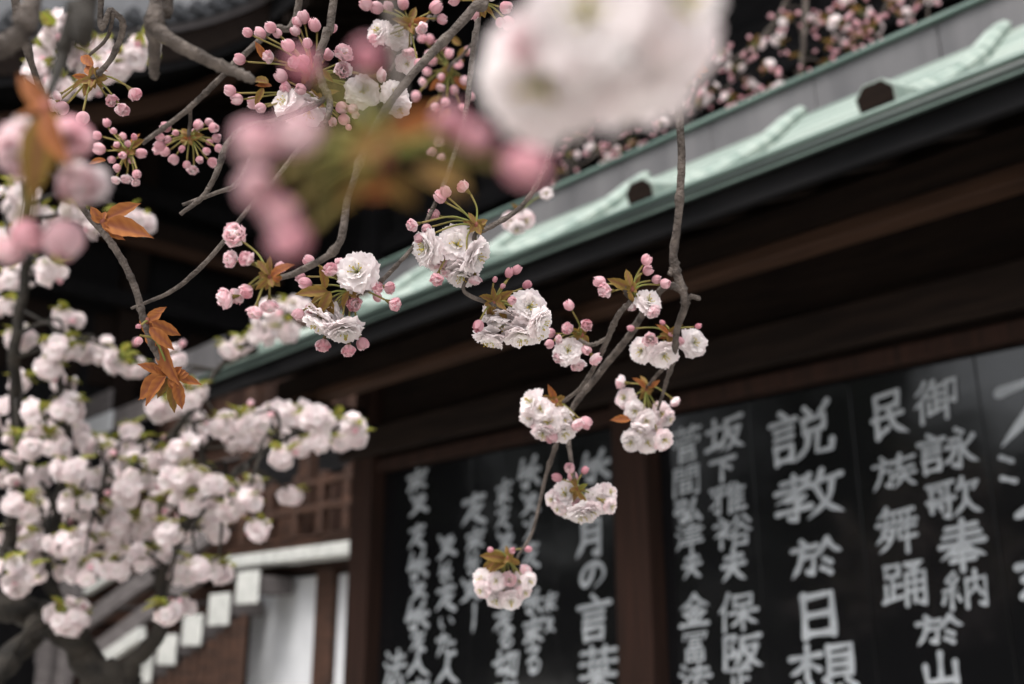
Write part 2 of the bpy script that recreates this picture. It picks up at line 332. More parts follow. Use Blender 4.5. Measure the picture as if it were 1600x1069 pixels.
def stroke_mesh(key, w, h, wt):
    mb = MB(); lift = 0.0
    for s in ST[key].split('|'):
        tap = s[0] == 't'; q = list(map(float, s.lstrip('t').split()))
        pts = [Vector(((q[i] / 100 - .5) * w, 0, (.5 - q[i + 1] / 100) * h)) for i in range(0, len(q), 2)]
        if tap or len(pts) > 4: pts, _ = smooth_path(pts, [1] * len(pts), 5)
        else:
            d = []
            for a, c in zip(pts[:-1], pts[1:]):
                for k in range(4): d.append(a.lerp(c, k / 4))
            pts = d + [pts[-1]]
        n = len(pts); prev = None
        for i in range(n):
            t = i / (n - 1)
            k = (1.15 - .35 * math.sin(math.pi * min(1, t * 1.15)))
            if tap: k = 1.1 * (1 - t) ** .6 + .16 + .35 * math.exp(-((t - .72) / .16) ** 2)
            k *= 1 + .18 * noise.noise(pts[i] * 30 + Vector((len(key), h * 50, 0)))
            r = wt * k * .5
            d = (pts[min(n - 1, i + 1)] - pts[max(0, i - 1)]).normalized()
            nn = Vector((-d.z, 0, d.x))
            lift += .00004
            # brush dab: a small hexagon at each sample, quads between
            hexv = [mb.vert(pts[i] + Vector((math.cos(a) * r, -lift, math.sin(a) * r))) for a in [k2 * math.pi / 4 + .3 for k2 in range(8)]]
            mb.face(*hexv)
            lift += .00004
            cur = (mb.vert(pts[i] + nn * r - Vector((0, lift, 0))), mb.vert(pts[i] - nn * r - Vector((0, lift, 0))))
            if prev: mb.face(prev[0], prev[1], cur[1], cur[0])
            prev = cur
    return mb
for (k, x0, y0, x1, y1) in CH:
    cx, cyp = (x0 + x1) / 2, (y0 + y1) / 2
    c = on_y(cx, cyp, -.002)
    w_ = on_y(x1, cyp, -.002).x - on_y(x0, cyp, -.002).x
    h_ = on_y(cx, y0, -.002).z - on_y(cx, y1, -.002).z
    w_ *= 1.0; h_ *= .92
    ns = ST[k].count('|') + 1
    wt = (w_ * h_) ** .5 * (.145 if ns < 6 else .108 if ns < 9 else .086)
    pn = min(panels, key=lambda q: abs((q[0] + q[1]) / 2 - c.x))[2]
    stroke_mesh(k, w_, h_, wt).obj('character', M['paint'], pn, loc=(c.x, -.002, c.z)).data.transform(Matrix(((1, 0, .06, 0), (0, 1, 0, 0), (.07, 0, 1, 0), (0, 0, 0, 1))))

# roof: concave copper slope with courses, battens, box ridge, rounded eave edge
RX0, RX1 = -2.86, 4.95
prof = [(-1.0, 3.262), (-.82, 3.325), (-.60, 3.45), (-.34, 3.63), (-.06, 3.84), (.15, 4.03), (.27, 4.13)]
def prof_pt(t):
    t = max(0, min(1, t)) * (len(prof) - 1); i = min(int(t), len(prof) - 2); f = t - i
    return (prof[i][0] + (prof[i + 1][0] - prof[i][0]) * f, prof[i][1] + (prof[i + 1][1] - prof[i][1]) * f)
rb = MB(); pts = [prof_pt(i / 16) for i in range(17)]
full = pts + [(.43 + .16 - y, z) for (y, z) in pts[::-1]]          # back slope mirrored
bot = [(y, z - .05) for (y, z) in full]
for x in (RX0, RX1):
    for (y, z) in full: rb.vert((x, y, z - .012))
    for (y, z) in bot: rb.vert((x, y, z))
n_ = len(full)
for i in range(n_ - 1):
    rb.face(i, i + 1, 2 * n_ + i + 1, 2 * n_ + i)
    rb.face(n_ + i, 3 * n_ + i, 3 * n_ + i + 1, n_ + i + 1)
    rb.face(i, n_ + i, n_ + i + 1, i + 1); rb.face(2 * n_ + i, 2 * n_ + i + 1, 3 * n_ + i + 1, 3 * n_ + i)
rb.face(0, 2 * n_, 3 * n_, n_); rb.face(n_ - 1, 2 * n_ - 1, 4 * n_ - 1, 3 * n_ - 1)
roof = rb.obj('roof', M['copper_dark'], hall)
NC = 13
for side in (0, 1):
    for i in range(NC):
        a = prof_pt(i / NC); c = prof_pt((i + 1) / NC + .012)
        if side: a = (.59 - a[0], a[1]); c = (.59 - c[0], c[1])
        mb = MB(); lift0, lift1 = .016, .002
        q = [(a[0], a[1] - .010), (a[0], a[1] + lift0), (c[0], c[1] + lift1), (c[0], c[1] - .010)]
        for x in (RX0 + .02, RX1 - .02):
            for (y, z) in q: mb.vert((x, y, z))
        for k in range(4): mb.face(k, (k + 1) % 4, 4 + (k + 1) % 4, 4 + k)
        mb.face(3, 2, 1, 0); mb.face(4, 5, 6, 7)
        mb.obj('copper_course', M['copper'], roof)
# rounded eave edge and gutter below it
def sweep_x(name, profile, x0, x1, mat, parent, smooth=True, nx=1, closed=True):
    mb = MB(); k = len(profile)
    for j in range(nx + 1):
        x = x0 + (x1 - x0) * j / nx
        for (y, z) in profile: mb.vert((x, y, z))
    for j in range(nx):
        for i in range(k if closed else k - 1):
            mb.face(j * k + i, j * k + (i + 1) % k, (j + 1) * k + (i + 1) % k, (j + 1) * k + i)
    if closed: mb.face(*range(k)[::-1]); mb.face(*range(nx * k, nx * k + k))
    return mb.obj(name, M[mat], parent, smooth)
def circ(cy, cz, r, n=14): return [(cy + r * math.cos(2 * math.pi * i / n), cz + r * math.sin(2 * math.pi * i / n)) for i in range(n)]
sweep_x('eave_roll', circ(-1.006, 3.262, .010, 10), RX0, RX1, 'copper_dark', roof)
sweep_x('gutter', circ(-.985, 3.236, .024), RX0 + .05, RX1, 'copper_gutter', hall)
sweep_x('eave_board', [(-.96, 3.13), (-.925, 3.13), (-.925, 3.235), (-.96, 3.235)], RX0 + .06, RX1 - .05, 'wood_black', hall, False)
# soffit and rafters
sw = MB()
for x in (RX0 + .08, RX1 - .08):
    for (y, z) in ((-.92, 3.215), (1.45, 3.215)) : pass
so_ = MB(); 
for x in (RX0 + .08, RX1 - .08):
    so_.vert((x, -.92, 3.225)); so_.vert((x, .1, 3.66)); so_.vert((x, .1, 3.68)); so_.vert((x, -.92, 3.245))
for k in range(4): so_.face(k, (k + 1) % 4, 4 + (k + 1) % 4, 4 + k)
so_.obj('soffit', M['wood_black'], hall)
rm = MB()
for x in (-.03, .03):
    for p in ((-.90, 3.15), (.05, 3.555), (.05, 3.62), (-.90, 3.222)): rm.vert((x, *p))
for k in range(4): rm.face(k, (k + 1) % 4, 4 + (k + 1) % 4, 4 + k)
rm.face(3, 2, 1, 0); rm.face(4, 5, 6, 7)
rme = rm.mesh('rafter', M['wood_dark'])
x = RX0 + .2
while x < RX1 - .1:
    put('rafter', rme, hall, (x, 0, 0)); x += .33
# battens: pentagon section swept up the slope
def batten_mesh(side):
    mb = MB(); sec = [(-.055, -.01), (-.062, .055), (-.03, .088), (.03, .088), (.062, .055), (.055, -.01)]
    NB = 12; 
    for i in range(NB + 1):
        t = i / NB; y, z = prof_pt(t); y2, z2 = prof_pt(min(1, t + .03)); y1, z1 = prof_pt(max(0, t - .03))
        d = Vector((0, y2 - y1, z2 - z1)).normalized(); nn = Vector((0, -d.z, d.y))
        k = 1.12 - .5 * t
        for (sx, sz) in sec:
            P = Vector((sx * k, y, z)) + nn * sz * k
            mb.vert((P.x, (.59 - P.y) if side else P.y, P.z))
    k = len(sec)
    for i in range(NB):
        for j in range(k): mb.face(i * k + j, i * k + (j + 1) % k, (i + 1) * k + (j + 1) % k, (i + 1) * k + j)
    mb.face(*range(k)); mb.face(*range(NB * k, NB * k + k))
    return mb.mesh('batten', M['copper'])
bm_ = [batten_mesh(0), batten_mesh(1)]
em = MB(); sec = [(-.049, -.045), (-.056, .053), (-.028, .081), (.028, .081), (.056, .053), (.049, -.045)]
for (sx, sz) in sec: em.vert((sx * 1.1, -1.006 - sz * .36, 3.262 + sz * 1.04))
em.face(*range(6)[::-1]); eme = em.mesh('batten_end', M['wood_dark'])
smes = []
for i in range(1, 6):   # thin lap seams across each batten
    t = i / 6; y, z = prof_pt(t); y2, z2 = prof_pt(t + .02); k_ = 1.12 - .5 * t; sm_ = MB()
    d = Vector((0, y2 - y, z2 - z)).normalized(); nn = Vector((0, -d.z, d.y)); ring = []
    for dd in (0, .006):
        for (sx, sz) in ((-.057, -.01), (-.064, .056), (-.031, .0895), (.031, .0895), (.064, .056), (.057, -.01)):
            P = Vector((sx * k_, y, z)) + nn * sz * k_ + d * dd; ring.append(sm_.vert(P))
    for j in range(5): sm_.face(ring[j], ring[j + 1], ring[j + 7], ring[j + 6])
    sm_.face(*ring[:6]); sm_.face(*ring[6:][::-1])
    smes.append(sm_.mesh('batten_seam', M['copper_dark']))
for k in range(-3, 5):
    x = .874 + .979 * k
    if RX0 + .1 < x < RX1 - .1:
        bo = put('batten', bm_[0], roof, (x, 0, 0)); put('batten', bm_[1], roof, (x, 0, 0))
        put('batten_end', eme, bo)
        for q in smes: put('batten_seam', q, bo)
# box ridge clad in grey copper sheets
x = RX0 + .1; random.seed(4)
while x < RX1 - .1:
    x1 = min(x + .62, RX1 - .08)
    mb = MB(); mb.cham(x + .002, x1 - .002, .262, .328, 4.08, 4.315, .004); mb.obj('ridge_sheet', M['copper_grey'], roof); x = x1
hbox('ridge_core', RX0 + .12, RX1 - .1, .33, .42, 4.0, 4.31, 'copper_grey', roof)
x = RX0 + .06
while x < RX1 - .1:
    x1 = min(x + 1.2, RX1 - .04)
    mb = MB(); pr = [(.235, 4.316), (.235, 4.334), (.345, 4.352), (.455, 4.334), (.455, 4.316)]
    for xx in (x, x1 - .003):
        for (y, z) in pr: mb.vert((xx, y, z))
    for i in range(5): mb.face(i, (i + 1) % 5, 5 + (i + 1) % 5, 5 + i)
    mb.face(4, 3, 2, 1, 0); mb.face(5, 6, 7, 8, 9); mb.obj('ridge_cap', M['copper_dark'], roof); x = x1

# ------------------------------------------------------------------ stair gallery beyond the hall
GY = 1.5
gal = thing('stair_gallery', 'brown timber gallery with white plaster panels and a railed outdoor stair', 'building', from_local(-7, GY + .5, 0), HALL_ROT)
GOFF = Vector((-7, GY + .5, 0))
def gbox(name, x0, x1, y0, y1, z0, z1, mat, parent=None, b=.01):
    p = MB(); p.cham(x0 - GOFF.x, x1 - GOFF.x, y0 - GOFF.y, y1 - GOFF.y, z0, z1, b); return p.obj(name, M[mat], parent or gal)
def gpx(name, xa, ya, xb, yb, mat, y=GY, th=.06, zbot=None, ztop=None):
    """a block on the gallery front whose picture box is xa..xb, ya..yb"""
    a = on_y(xa, (ya + yb) / 2, y); c = on_y(xb, (ya + yb) / 2, y); m_ = (xa + xb) / 2
    z1 = on_y(m_, ya, y).z if ztop is None else ztop; z0 = on_y(m_, yb, y).z if zbot is None else zbot
    return gbox(name, a.x, c.x, y, y + th, z0, z1, mat)
XG0 = on_y(60, 900, GY).x; XG1 = on_y(640, 900, GY).x
ZB = on_y(440, 890, GY).z
gpx('plaster_panel', 380, 905, 490, 1069, 'plaster', GY + .05, .06, zbot=.3)
gpx('plaster_panel', 516, 893, 625, 1069, 'plaster', GY + .05, .06, zbot=.3)
gpx('window_frame', 540, 962, 562, 1069, 'wood_grey', GY + .03, .06, zbot=.4)
gpx('post', 490, 880, 516, 1069, 'wood_warm', GY - .02, .16, zbot=0)
gpx('post', 362, 880, 382, 1069, 'wood_warm', GY - .02, .16, zbot=0)
a = on_y(355, 890, GY).x; zt = on_y(460, 884, GY).z
gbox('beam', a, XG1, GY - .04, GY + .12, zt - .06, zt + .08, 'wood_post')
# row of white painted beam ends
za = on_y(460, 876, GY - .3).z; zb_ = on_y(460, 856, GY - .3).z
x = on_y(352, 870, GY - .3).x; xe = on_y(640, 850, GY - .3).x
while x < xe:
    gbox('beam_end', x, x + .30, GY - .30, GY - .02, za, zb_, 'white_paint'); x += .312
# upper storey: boards, rails, posts, black sheets painted for the shade inside openings
zf = zb_ + .01; zr1 = on_y(510, 752, GY - .25).z; zr2 = on_y(510, 792, GY - .25).z; zr3 = on_y(510, 840, GY - .25).z; ztop = on_y(510, 640, GY).z
gbox('floor_beam', a - .6, XG1, GY - .28, GY + .1, zf, zf + .09, 'wood_warm')
for z_ in (zr1, zr2, zr3):
    gbox('rail', a - 2.2, XG1, GY - .28, GY - .2, z_ - .03, z_ + .04, 'wood_warm')
for px in (385, 425, 466, 505, 545): 
    xx = on_y(px, 800, GY - .24).x; gbox('rail_post', xx - .04, xx + .04, GY - .29, GY - .19, zf + .092, zr1 + .1, 'wood_warm')
x = a - 2.4; random.seed(8)
while x < XG1:
    gbox('wall_plank', x, x + .19, GY + .12, GY + .15 + random.uniform(0, .012), zb_ , ztop + 1.2, random.choice(['wood_warm', 'wood_post', 'wood_warm'])); x += .196
for px in (478, 385):
    xx = on_y(px, 730, GY).x; gbox('post', xx - .09, xx + .09, GY - .03, GY + .11, zb_ + .12, ztop + 1.2, 'wood_warm')
gpx('opening_shade', 400, 690, 465, 765, 'wood_black', GY + .08, .035)
gpx('opening_shade', 492, 690, 545, 738, 'wood_black', GY + .08, .035)
# pale panels and eave band of the gallery's upper part
for (xa, ya, xb, yb, mt) in ((116, 620, 170, 650, 'wood_grey'), (120, 652, 171, 682, 'plaster'), (178, 628, 243, 660, 'wood_grey'), (262, 545, 345, 592, 'copper_grey')):
    gpx('eave_panel', xa, ya, xb, yb, mt, GY - .1, .05)
gpx('plaster_panel', 48, 640, 96, 842, 'plaster', GY - .15, .05)  # white panel standing in for a bright patch of sky
gpx('eave_beam', 98, 690, 360, 712, 'wood_black', GY - .08, .14)
# stair rising to the right with white painted tread ends, boarded below
SY = GY - .42
steps = [(385, 918), (335, 950), (292, 982), (257, 1013), (222, 1044)]
s0 = on_y(385, 918, SY); s1 = on_y(222, 1044, SY); dx = (s1.x - s0.x) / 4; dz = (s1.z - s0.z) / 4
for k in range(0, 9):
    cx_, cz_ = s0.x + dx * k, s0.z + dz * k
    if cz_ < .2: break
    gbox('tread', cx_ - .17, cx_ + .17, SY + .03, SY + .40, cz_ - .06, cz_ + .10, 'wood_grey')
    gbox('tread_end', cx_ - .20, cx_ + .20, SY, SY + .028, cz_ - .15, cz_ + .15, 'white_paint')
for px in range(232, 380, 12):
    xx = on_y(px, 1030, SY + .1).x; k = (xx - s0.x) / dx
    gbox('skirting_plank', xx, xx + .105, SY + .06, SY + .09, 0, s0.z + dz * k - .17 + (0), 'wood_warm')
def rail(px0, py0, px1, py1, hw, y, mat, name='hand_rail'):
    A = on_y(px0, py0, y); B = on_y(px1, py1, y); d = (B - A).normalized(); nn = Vector((-d.z, 0, d.x))
    mb = MB()
    for yy in (y - .04, y + .04):
        for P in (A - nn * hw, B - nn * hw, B + nn * hw, A + nn * hw): mb.vert((P.x - GOFF.x, yy - GOFF.y, P.z))
    for k in range(4): mb.face(k, (k + 1) % 4, 4 + (k + 1) % 4, 4 + k)
    mb.face(3, 2, 1, 0); mb.face(4, 5, 6, 7); mb.obj(name, M[mat], gal)
rail(60, 1026, 330, 832, .10, SY - .05, 'wood_grey')
rail(80, 1070, 330, 884, .09, SY - .04, 'wood_grey')
rail(120, 930, 215, 868, .05, SY + .3, 'wood_grey')
rail(136, 925, 192, 890, .035, SY - .10, 'white_paint')
rail(158, 1034, 222, 990, .07, SY - .12, 'white_paint')
rail(172, 1062, 208, 1035, .07, SY - .12, 'white_paint')
for (xa, ya, xb) in ((80, 1000, 114), (112, 905, 138)):
    a_ = on_y(xa, ya, SY - .02); c_ = on_y(xb, ya, SY - .02); gbox('newel_post', a_.x, c_.x, SY - .16, SY - .06, 0, a_.z, 'wood_grey')
# planked wall behind the stair
x0 = on_y(-160, 1000, GY).x; x1 = on_y(352, 1000, GY).x; z = .05; i = 0; ze = on_y(200, 720, GY).z
while z < ze:
    gbox('plank', x0, x1, GY + .06, GY + .10 + (.01 if i % 2 else 0), z, z + .155, 'wood_warm' if i % 3 else 'wood_post'); 
    if i % 2 == 0: gbox('batten_strip', x0, x1, GY + .03, GY + .058, z + .157, z + .185, 'wood_grey')
    z += .19; i += 1
gbox('pillar', on_y(4, 800, GY - .3).x, on_y(62, 800, GY - .3).x, GY - .5, GY - .2, 0, on_y(30, 430, GY - .3).z, 'wood_beam')
gbox('gallery_floor', x0, XG1, GY + .16, GY + 1.6, zb_ - .12, zb_ - .02, 'wood_dark')

# ------------------------------------------------------------------ great hall and its wing (dark timber, deep eaves)
def bld(name, label, bx, by):
    t = thing(name, label, 'building', from_local(bx, by, 0), HALL_ROT)
    def box(nm, x0, x1, y0, y1, z0, z1, mat, b=.02):
        p = MB(); p.cham(x0 - bx, x1 - bx, y0 - by, y1 - by, z0, z1, b); return p.obj(nm, M[mat], t)
    return t, box
great, gb = bld('great_hall', 'towering dark timber temple hall with deep black eaves behind the copper roof', 0, 5.2)
gb('wall', -14.5, 9, 4.9, 5.2, 0, 11.3, 'wood_black')
for x in range(-11, 10, 2):
    gb('column', x - .2, x + .2, 4.55, 4.88, 0, 11.0, 'wood_black')
for z in (3.6, 5.2, 7.4, 9.2): gb('tie_beam', -11.3, 9, 4.66, 4.84 - .01 * (z > 5), z, z + .3, 'wood_black')
mb = MB()
for x in (-14.6, 9.2):
    for (y, z) in ((2.3, 10.2), (5.3, 11.5), (5.3, 13.2), (2.3, 10.55)): mb.vert((x, y - 5.2, z))
for k in range(4): mb.face(k, (k + 1) % 4, 4 + (k + 1) % 4, 4 + k)
mb.face(3, 2, 1, 0); mb.face(4, 5, 6, 7); mb.obj('eave', M['wood_black'], great)
rm = MB()
for x in (-.07, .07):
    for (y, z) in ((2.35, 10.06), (4.85, 11.14), (4.85, 11.34), (2.35, 10.24)): rm.vert((x, y - 5.2, z))
for k in range(4): rm.face(k, (k + 1) % 4, 4 + (k + 1) % 4, 4 + k)
rm.face(3, 2, 1, 0); rm.face(4, 5, 6, 7); rme2 = rm.mesh('rafter', M['wood_dark'])
for i in range(51): put('rafter', rme2, great, (-14.3 + i * .45, 0, 0))
mb = MB()
for x in (-14.7, 9.3):
    for (y, z) in ((2.1, 10.56), (5.4, 13.25), (5.4, 13.5), (2.1, 10.72)): mb.vert((x, y - 5.2, z))
for k in range(4): mb.face(k, (k + 1) % 4, 4 + (k + 1) % 4, 4 + k)
mb.face(3, 2, 1, 0); mb.face(4, 5, 6, 7); mb.obj('roof', M['tile'], great)

WX = -11.6
wing, wb = bld('wing_hall', 'dark timber side hall with upswept tiled eave and brown corner beams', WX, 0)
wb('wall', WX - .3, WX, -9, 4.85, 0, 13.5, 'wood_black')
for y in (-8, -5.5, -3, -.5, 2.0, 4.2): wb('column', WX, WX + .3, y - .17, y + .17, 0, 11, 'wood_dark')
for (px, py, h, mt) in ((250, 352, .34, 'wood_dark'), (250, 378, .22, 'wood_beam'), (250, 470, .25, 'wood_black'), (250, 300, .3, 'wood_black')):
    z = on_x(px, py, WX + .32).z; wb('tie_beam', WX + .302, WX + .45, -9, 4.4, z - h, z, mt)
for i in range(14):   # faint lattice panels under the beam
    y = -3 + i * .5; z = on_x(250, 470, WX + .05).z
    wb('lattice_panel', WX + .004, WX + .06, y + .05, y + .4, z - 1.5, z - .4, 'wood_dark')
# upswept eave (in the plane x = EX), built as layers along a curve
EX = WX + 3.2
epx = [(-260, 78), (-100, 72), (60, 66), (200, 60), (300, 46), (380, 20), (440, -10), (500, -50)]
ec = [on_x(px, py, EX) for px, py in epx]
path, _ = smooth_path(ec, [1] * len(ec), 6)
def layer(name, z0, z1, xd0, xd1, mat):
    mb = MB()
    for P in path:
        for (dx_, dz_) in ((xd0, z0), (xd1, z0), (xd1, z1), (xd0, z1)): mb.vert((EX + dx_ - WX, P.y, P.z + dz_))
    for i in range(len(path) - 1):
        for k in range(4): mb.face(i * 4 + k, i * 4 + (k + 1) % 4, i * 4 + 4 + (k + 1) % 4, i * 4 + 4 + k)
    mb.face(3, 2, 1, 0); k = 4 * (len(path) - 1); mb.face(k, k + 1, k + 2, k + 3)
    return mb.obj(name, M[mat], wing)
layer('eave_fascia', -.42, .0, -.3, 0, 'wood_grey' if 0 else 'wood_dark')
layer('eave_board', .01, .12, -.3, .03, 'wood_grey')
layer('tile_edge', .13, .26, -.4, .08, 'tile')
layer('eave_soffit', -.55, -.43, -3.2, -.02, 'wood_black')
layer('under_beam', -1.0, -.72, -.75, -.5, 'wood_beam')
mb = MB()
for P in path:
    for (dx_, dz_) in ((-.02, .27), (-3.6, 5.2), (-3.6, 5.0), (-.3, .265)): mb.vert((EX + dx_ - WX, P.y, P.z + dz_))
for i in range(len(path) - 1):
    for k in range(4): mb.face(i * 4 + k, i * 4 + (k + 1) % 4, i * 4 + 4 + (k + 1) % 4, i * 4 + 4 + k)
mb.face(3, 2, 1, 0); k = 4 * (len(path) - 1); mb.face(k, k + 1, k + 2, k + 3); mb.obj('roof', M['tile'], wing)
tm = MB(); 
for k in range(12):
    a_ = 2 * math.pi * k / 12
    tm.vert((0, math.cos(a_) * .09, math.sin(a_) * .09)); tm.vert((-.3, math.cos(a_) * .09, math.sin(a_) * .09))
for k in range(12): tm.face(2 * k, 2 * ((k + 1) % 12), 2 * ((k + 1) % 12) + 1, 2 * k + 1)
tm.face(*[2 * k for k in range(12)][::-1]); tme = tm.mesh('tile_end', M['tile'])
acc = 0
for A_, B_ in zip(path[:-1], path[1:]):
    acc += (B_ - A_).length
    if acc > .26: acc = 0; put('tile_end', tme, wing, (EX + .14 - WX, B_.y, B_.z + .30))
#TREES
# ------------------------------------------------------------------ blossom, bud and leaf shapes
WHITE = (.93, .895, .89); BLUSH = (.88, .66, .69); PINK = (.76, .39, .45); DEEP = (.60, .23, .30)
GREEN = (.20, .24, .06); REDBR = (.26, .09, .06); YELLOW = (.55, .50, .12)
def mix(a, b, t): t = max(0, min(1, t)); return tuple(a[i] + (b[i] - a[i]) * t for i in range(3))
def calyx(mb, R, seed):
    prof_ = [(.0, -.55), (.10, -.5), (.17, -.25), (.24, 0), (.30, .12)]
    rings = []
    for (r, z) in prof_:
        rings.append([mb.vert((r * R * math.cos(k * math.pi / 3), r * R * math.sin(k * math.pi / 3), z * R), mix(GREEN, REDBR, .5 + .5 * z)) for k in range(6)])
    for a, b_ in zip(rings[:-1], rings[1:]):
        for k in range(6): mb.face(a[k], a[(k + 1) % 6], b_[(k + 1) % 6], b_[k])
def open_petal(mb, rnd, R, az, th0, curl, L, Wd, NS, NT, pk, z0, frill):
    grid = []; ph = rnd.uniform(0, 6.28); ca, sa = math.cos(az), math.sin(az); tw = rnd.uniform(-.25, .25); nv = rnd.uniform(0, 90)
    asym = rnd.uniform(-.06, .06)
    for j in range(NT + 1):
        t = -1 + 2 * j / NT
        r, z = .06 * R, z0; col = []
        tipl = 1 - .16 * t * t - .06 * math.exp(-(t / .16) ** 2) + frill * .045 * math.sin(7 * t + ph) + asym * t + frill * .05 * noise.noise(Vector((t * 5, nv, 0)))
        for i in range(NS + 1):
            s = i / NS
            th = th0 + curl * s + frill * .15 * s * s * math.sin(4.2 * t + ph)
            if i: r += L * tipl / NS * math.sin(th); z += L * tipl / NS * math.cos(th)
            hw = Wd * (.22 + .78 * math.sin(min(1, s / .68) * math.pi / 2)) * (1 if s < .68 else math.sqrt(max(.40, 1 - ((s - .68) / .40) ** 2)))
            off = .12 * t * t * hw + frill * .028 * R * s * s * noise.noise(Vector((t * 3.5 + nv, s * 3, ph))) * 3
            lat = t * hw
            nr, nz = -math.cos(th), math.sin(th)
            rr = r + nr * off; zz = z + nz * off + tw * lat * s
            kk = pk * (.35 + .65 * s ** 2); c = mix(WHITE, BLUSH, kk)
            if kk > .8: c = mix(c, PINK, (kk - .8) * .55)
            if s < .25 and z0 > .05 * R: c = mix(c, (.80, .80, .62), .35)
            col.append(mb.vert((ca * rr - sa * lat, sa * rr + ca * lat, zz), c))
        grid.append(col)
    for j in range(NT):
        for i in range(NS): mb.face(grid[j][i], grid[j + 1][i], grid[j + 1][i + 1], grid[j][i + 1])
def open_blossom(seed, NS=6, NT=8, rings=None, pk=.22, frill=1.0):
    rnd = random.Random(seed); mb = MB(); R = 1.0
    rings = rings or [(6, 97, -12, .98, .50), (6, 87, -14, .96, .48), (6, 76, -12, .90, .44), (6, 63, -6, .80, .38), (5, 48, 0, .60, .30), (3, 28, 6, .38, .20)]
    for q, (n_, th, cu, L, Wd) in enumerate(rings):
        a0 = rnd.uniform(0, 6.28)
        for k in range(n_):
            open_petal(mb, rnd, R, a0 + 2 * math.pi * k / n_ + rnd.uniform(-.16, .16), math.radians(th + rnd.uniform(-9, 9)), math.radians(cu + rnd.uniform(-14, 14)),
                       L * rnd.uniform(.93, 1.04), Wd * rnd.uniform(.85, 1.15), NS, NT, pk * rnd.uniform(.4, 1.6) * (1.25 - q * .18), .05 * q * R, frill)
    if NS > 3:
        for k in range(9):       # stamens in a greenish yellow heart
            a = rnd.uniform(0, 6.28); l_ = rnd.uniform(.30, .5); sp = rnd.uniform(.05, .34)
            tip = Vector((math.cos(a) * sp, math.sin(a) * sp, .22 + l_))
            mb.tube([Vector((0, 0, .15)), tip * .55 + Vector((0, 0, .1)), tip], [.022, .016, .014], 4, (.62, .62, .22))
            mb.tube([tip, tip + Vector((0, 0, .05))], [.036, .028], 5, (.66, .52, .12))
        calyx(mb, R * .8, seed)
    return mb.mesh('blossom', M['petal'], True, True)
def ball(seed, n_, R, top0, top1, c0, c1, flare=0, NU=6, NV=6, elong=1.15, cal=True):
    """overlapping cupped petals wrapped round an egg: a bud or a half-open flower"""
    rnd = random.Random(seed); mb = MB()
    for k in range(n_):
        az = k * 2.39996 + rnd.uniform(-.3, .3); f = k / (n_ - 1); span = math.radians(rnd.uniform(62, 84) - 16 * flare)
        top = math.radians(top0 + (top1 - top0) * f + rnd.uniform(-7, 7)); rad = R * (.74 + .26 * f); ph = rnd.uniform(0, 6.28); grid = []
        col_ = mix(mix(c0, DEEP, .12), c1, rnd.uniform(-.1, .8) + .2 * (1 - f))
        for j in range(NU + 1):
            u_ = -1 + 2 * j / NU; row = []
            for i in range(NV + 1):
                v_ = i / NV
                tp = top + .22 * u_ * u_ + .10 * math.sin(5 * u_ + ph)
                phi = math.pi * .97 + (tp - math.pi * .97) * v_
                wv = math.sin(min(1, v_ * 1.5) * math.pi / 2) * (1 - .15 * v_)
                a = az + span * u_ * (wv * .75 + .25)
                r_ = rad * (1 + .08 * abs(u_) ** 3 + .03 * v_ ** 4 + .17 * v_ * noise.noise(Vector((u_ * 2.6, v_ * 2.4, seed + k * 3.3))) + flare * .45 * v_ ** 3 * (f) + .05 * math.sin(6 * u_ + ph) * v_)
                p = Vector((math.cos(a) * math.sin(phi) * r_, math.sin(a) * math.sin(phi) * r_, (math.cos(phi) * elong + elong * .96) * r_ * (1 + .1 * flare * v_)))
                c = mix(col_, c1, .5 * abs(u_) ** 2 * v_); c = mix(c, mix(c0, DEEP, .25), .4 * (1 - v_) * (flare == 0))  # pigment deepens at the base; petal edges lightened to paint crease contrast
                row.append(mb.vert(p, c))
            grid.append(row)
        for j in range(NU):
            for i in range(NV): mb.face(grid[j][i], grid[j + 1][i], grid[j + 1][i + 1], grid[j][i + 1])
    if cal: calyx(mb, R * (1.05 if flare == 0 else .8), seed)
    return mb.mesh('bud' if flare == 0 else 'blossom', M['petal'], True, True)
def leaf_mb(seed, c0, c1, NS=9, width=.185):
    rnd = random.Random(seed); mb = MB(); rows = []; arch = rnd.uniform(.10, .30); fold = rnd.uniform(.25, .55); ph = rnd.uniform(0, 6)
    for i in range(NS + 1):
        s = i / NS; w_ = width * (math.sin(math.pi * min(1, s * 1.02) ** .85) ** .75) * (1 if s < .8 else 1 - .5 * (s - .8) / .2) + .006
        row = []
        for j, t in enumerate((-1, -.5, 0, .5, 1)):
            ser = 1 + (.05 if i % 2 else -.04) * (abs(t) == 1)
            z = fold * abs(t) * w_ - arch * s * s + .03 * math.sin(6 * s + ph) * t - (.012 if t == 0 else 0) + .012 * (i % 2) * (abs(t) == .5)
            cc = mix(c0, c1, .25 + .5 * abs(t) + .35 * noise.noise(Vector((s * 4, t, seed))) + (.16 if (i + (abs(t) == .5)) % 2 else -.14))
            if t == 0: cc = mix(cc, REDBR, .55)
            row.append(mb.vert((t * w_ * ser, s, z), cc))
        rows.append(row)
    for a, b_ in zip(rows[:-1], rows[1:]):
        for j in range(4): mb.face(a[j], a[j + 1], b_[j + 1], b_[j])
    return mb
def leaf_mesh(*a): return leaf_mb(*a).mesh('leaf', M['leaf'], True, True)

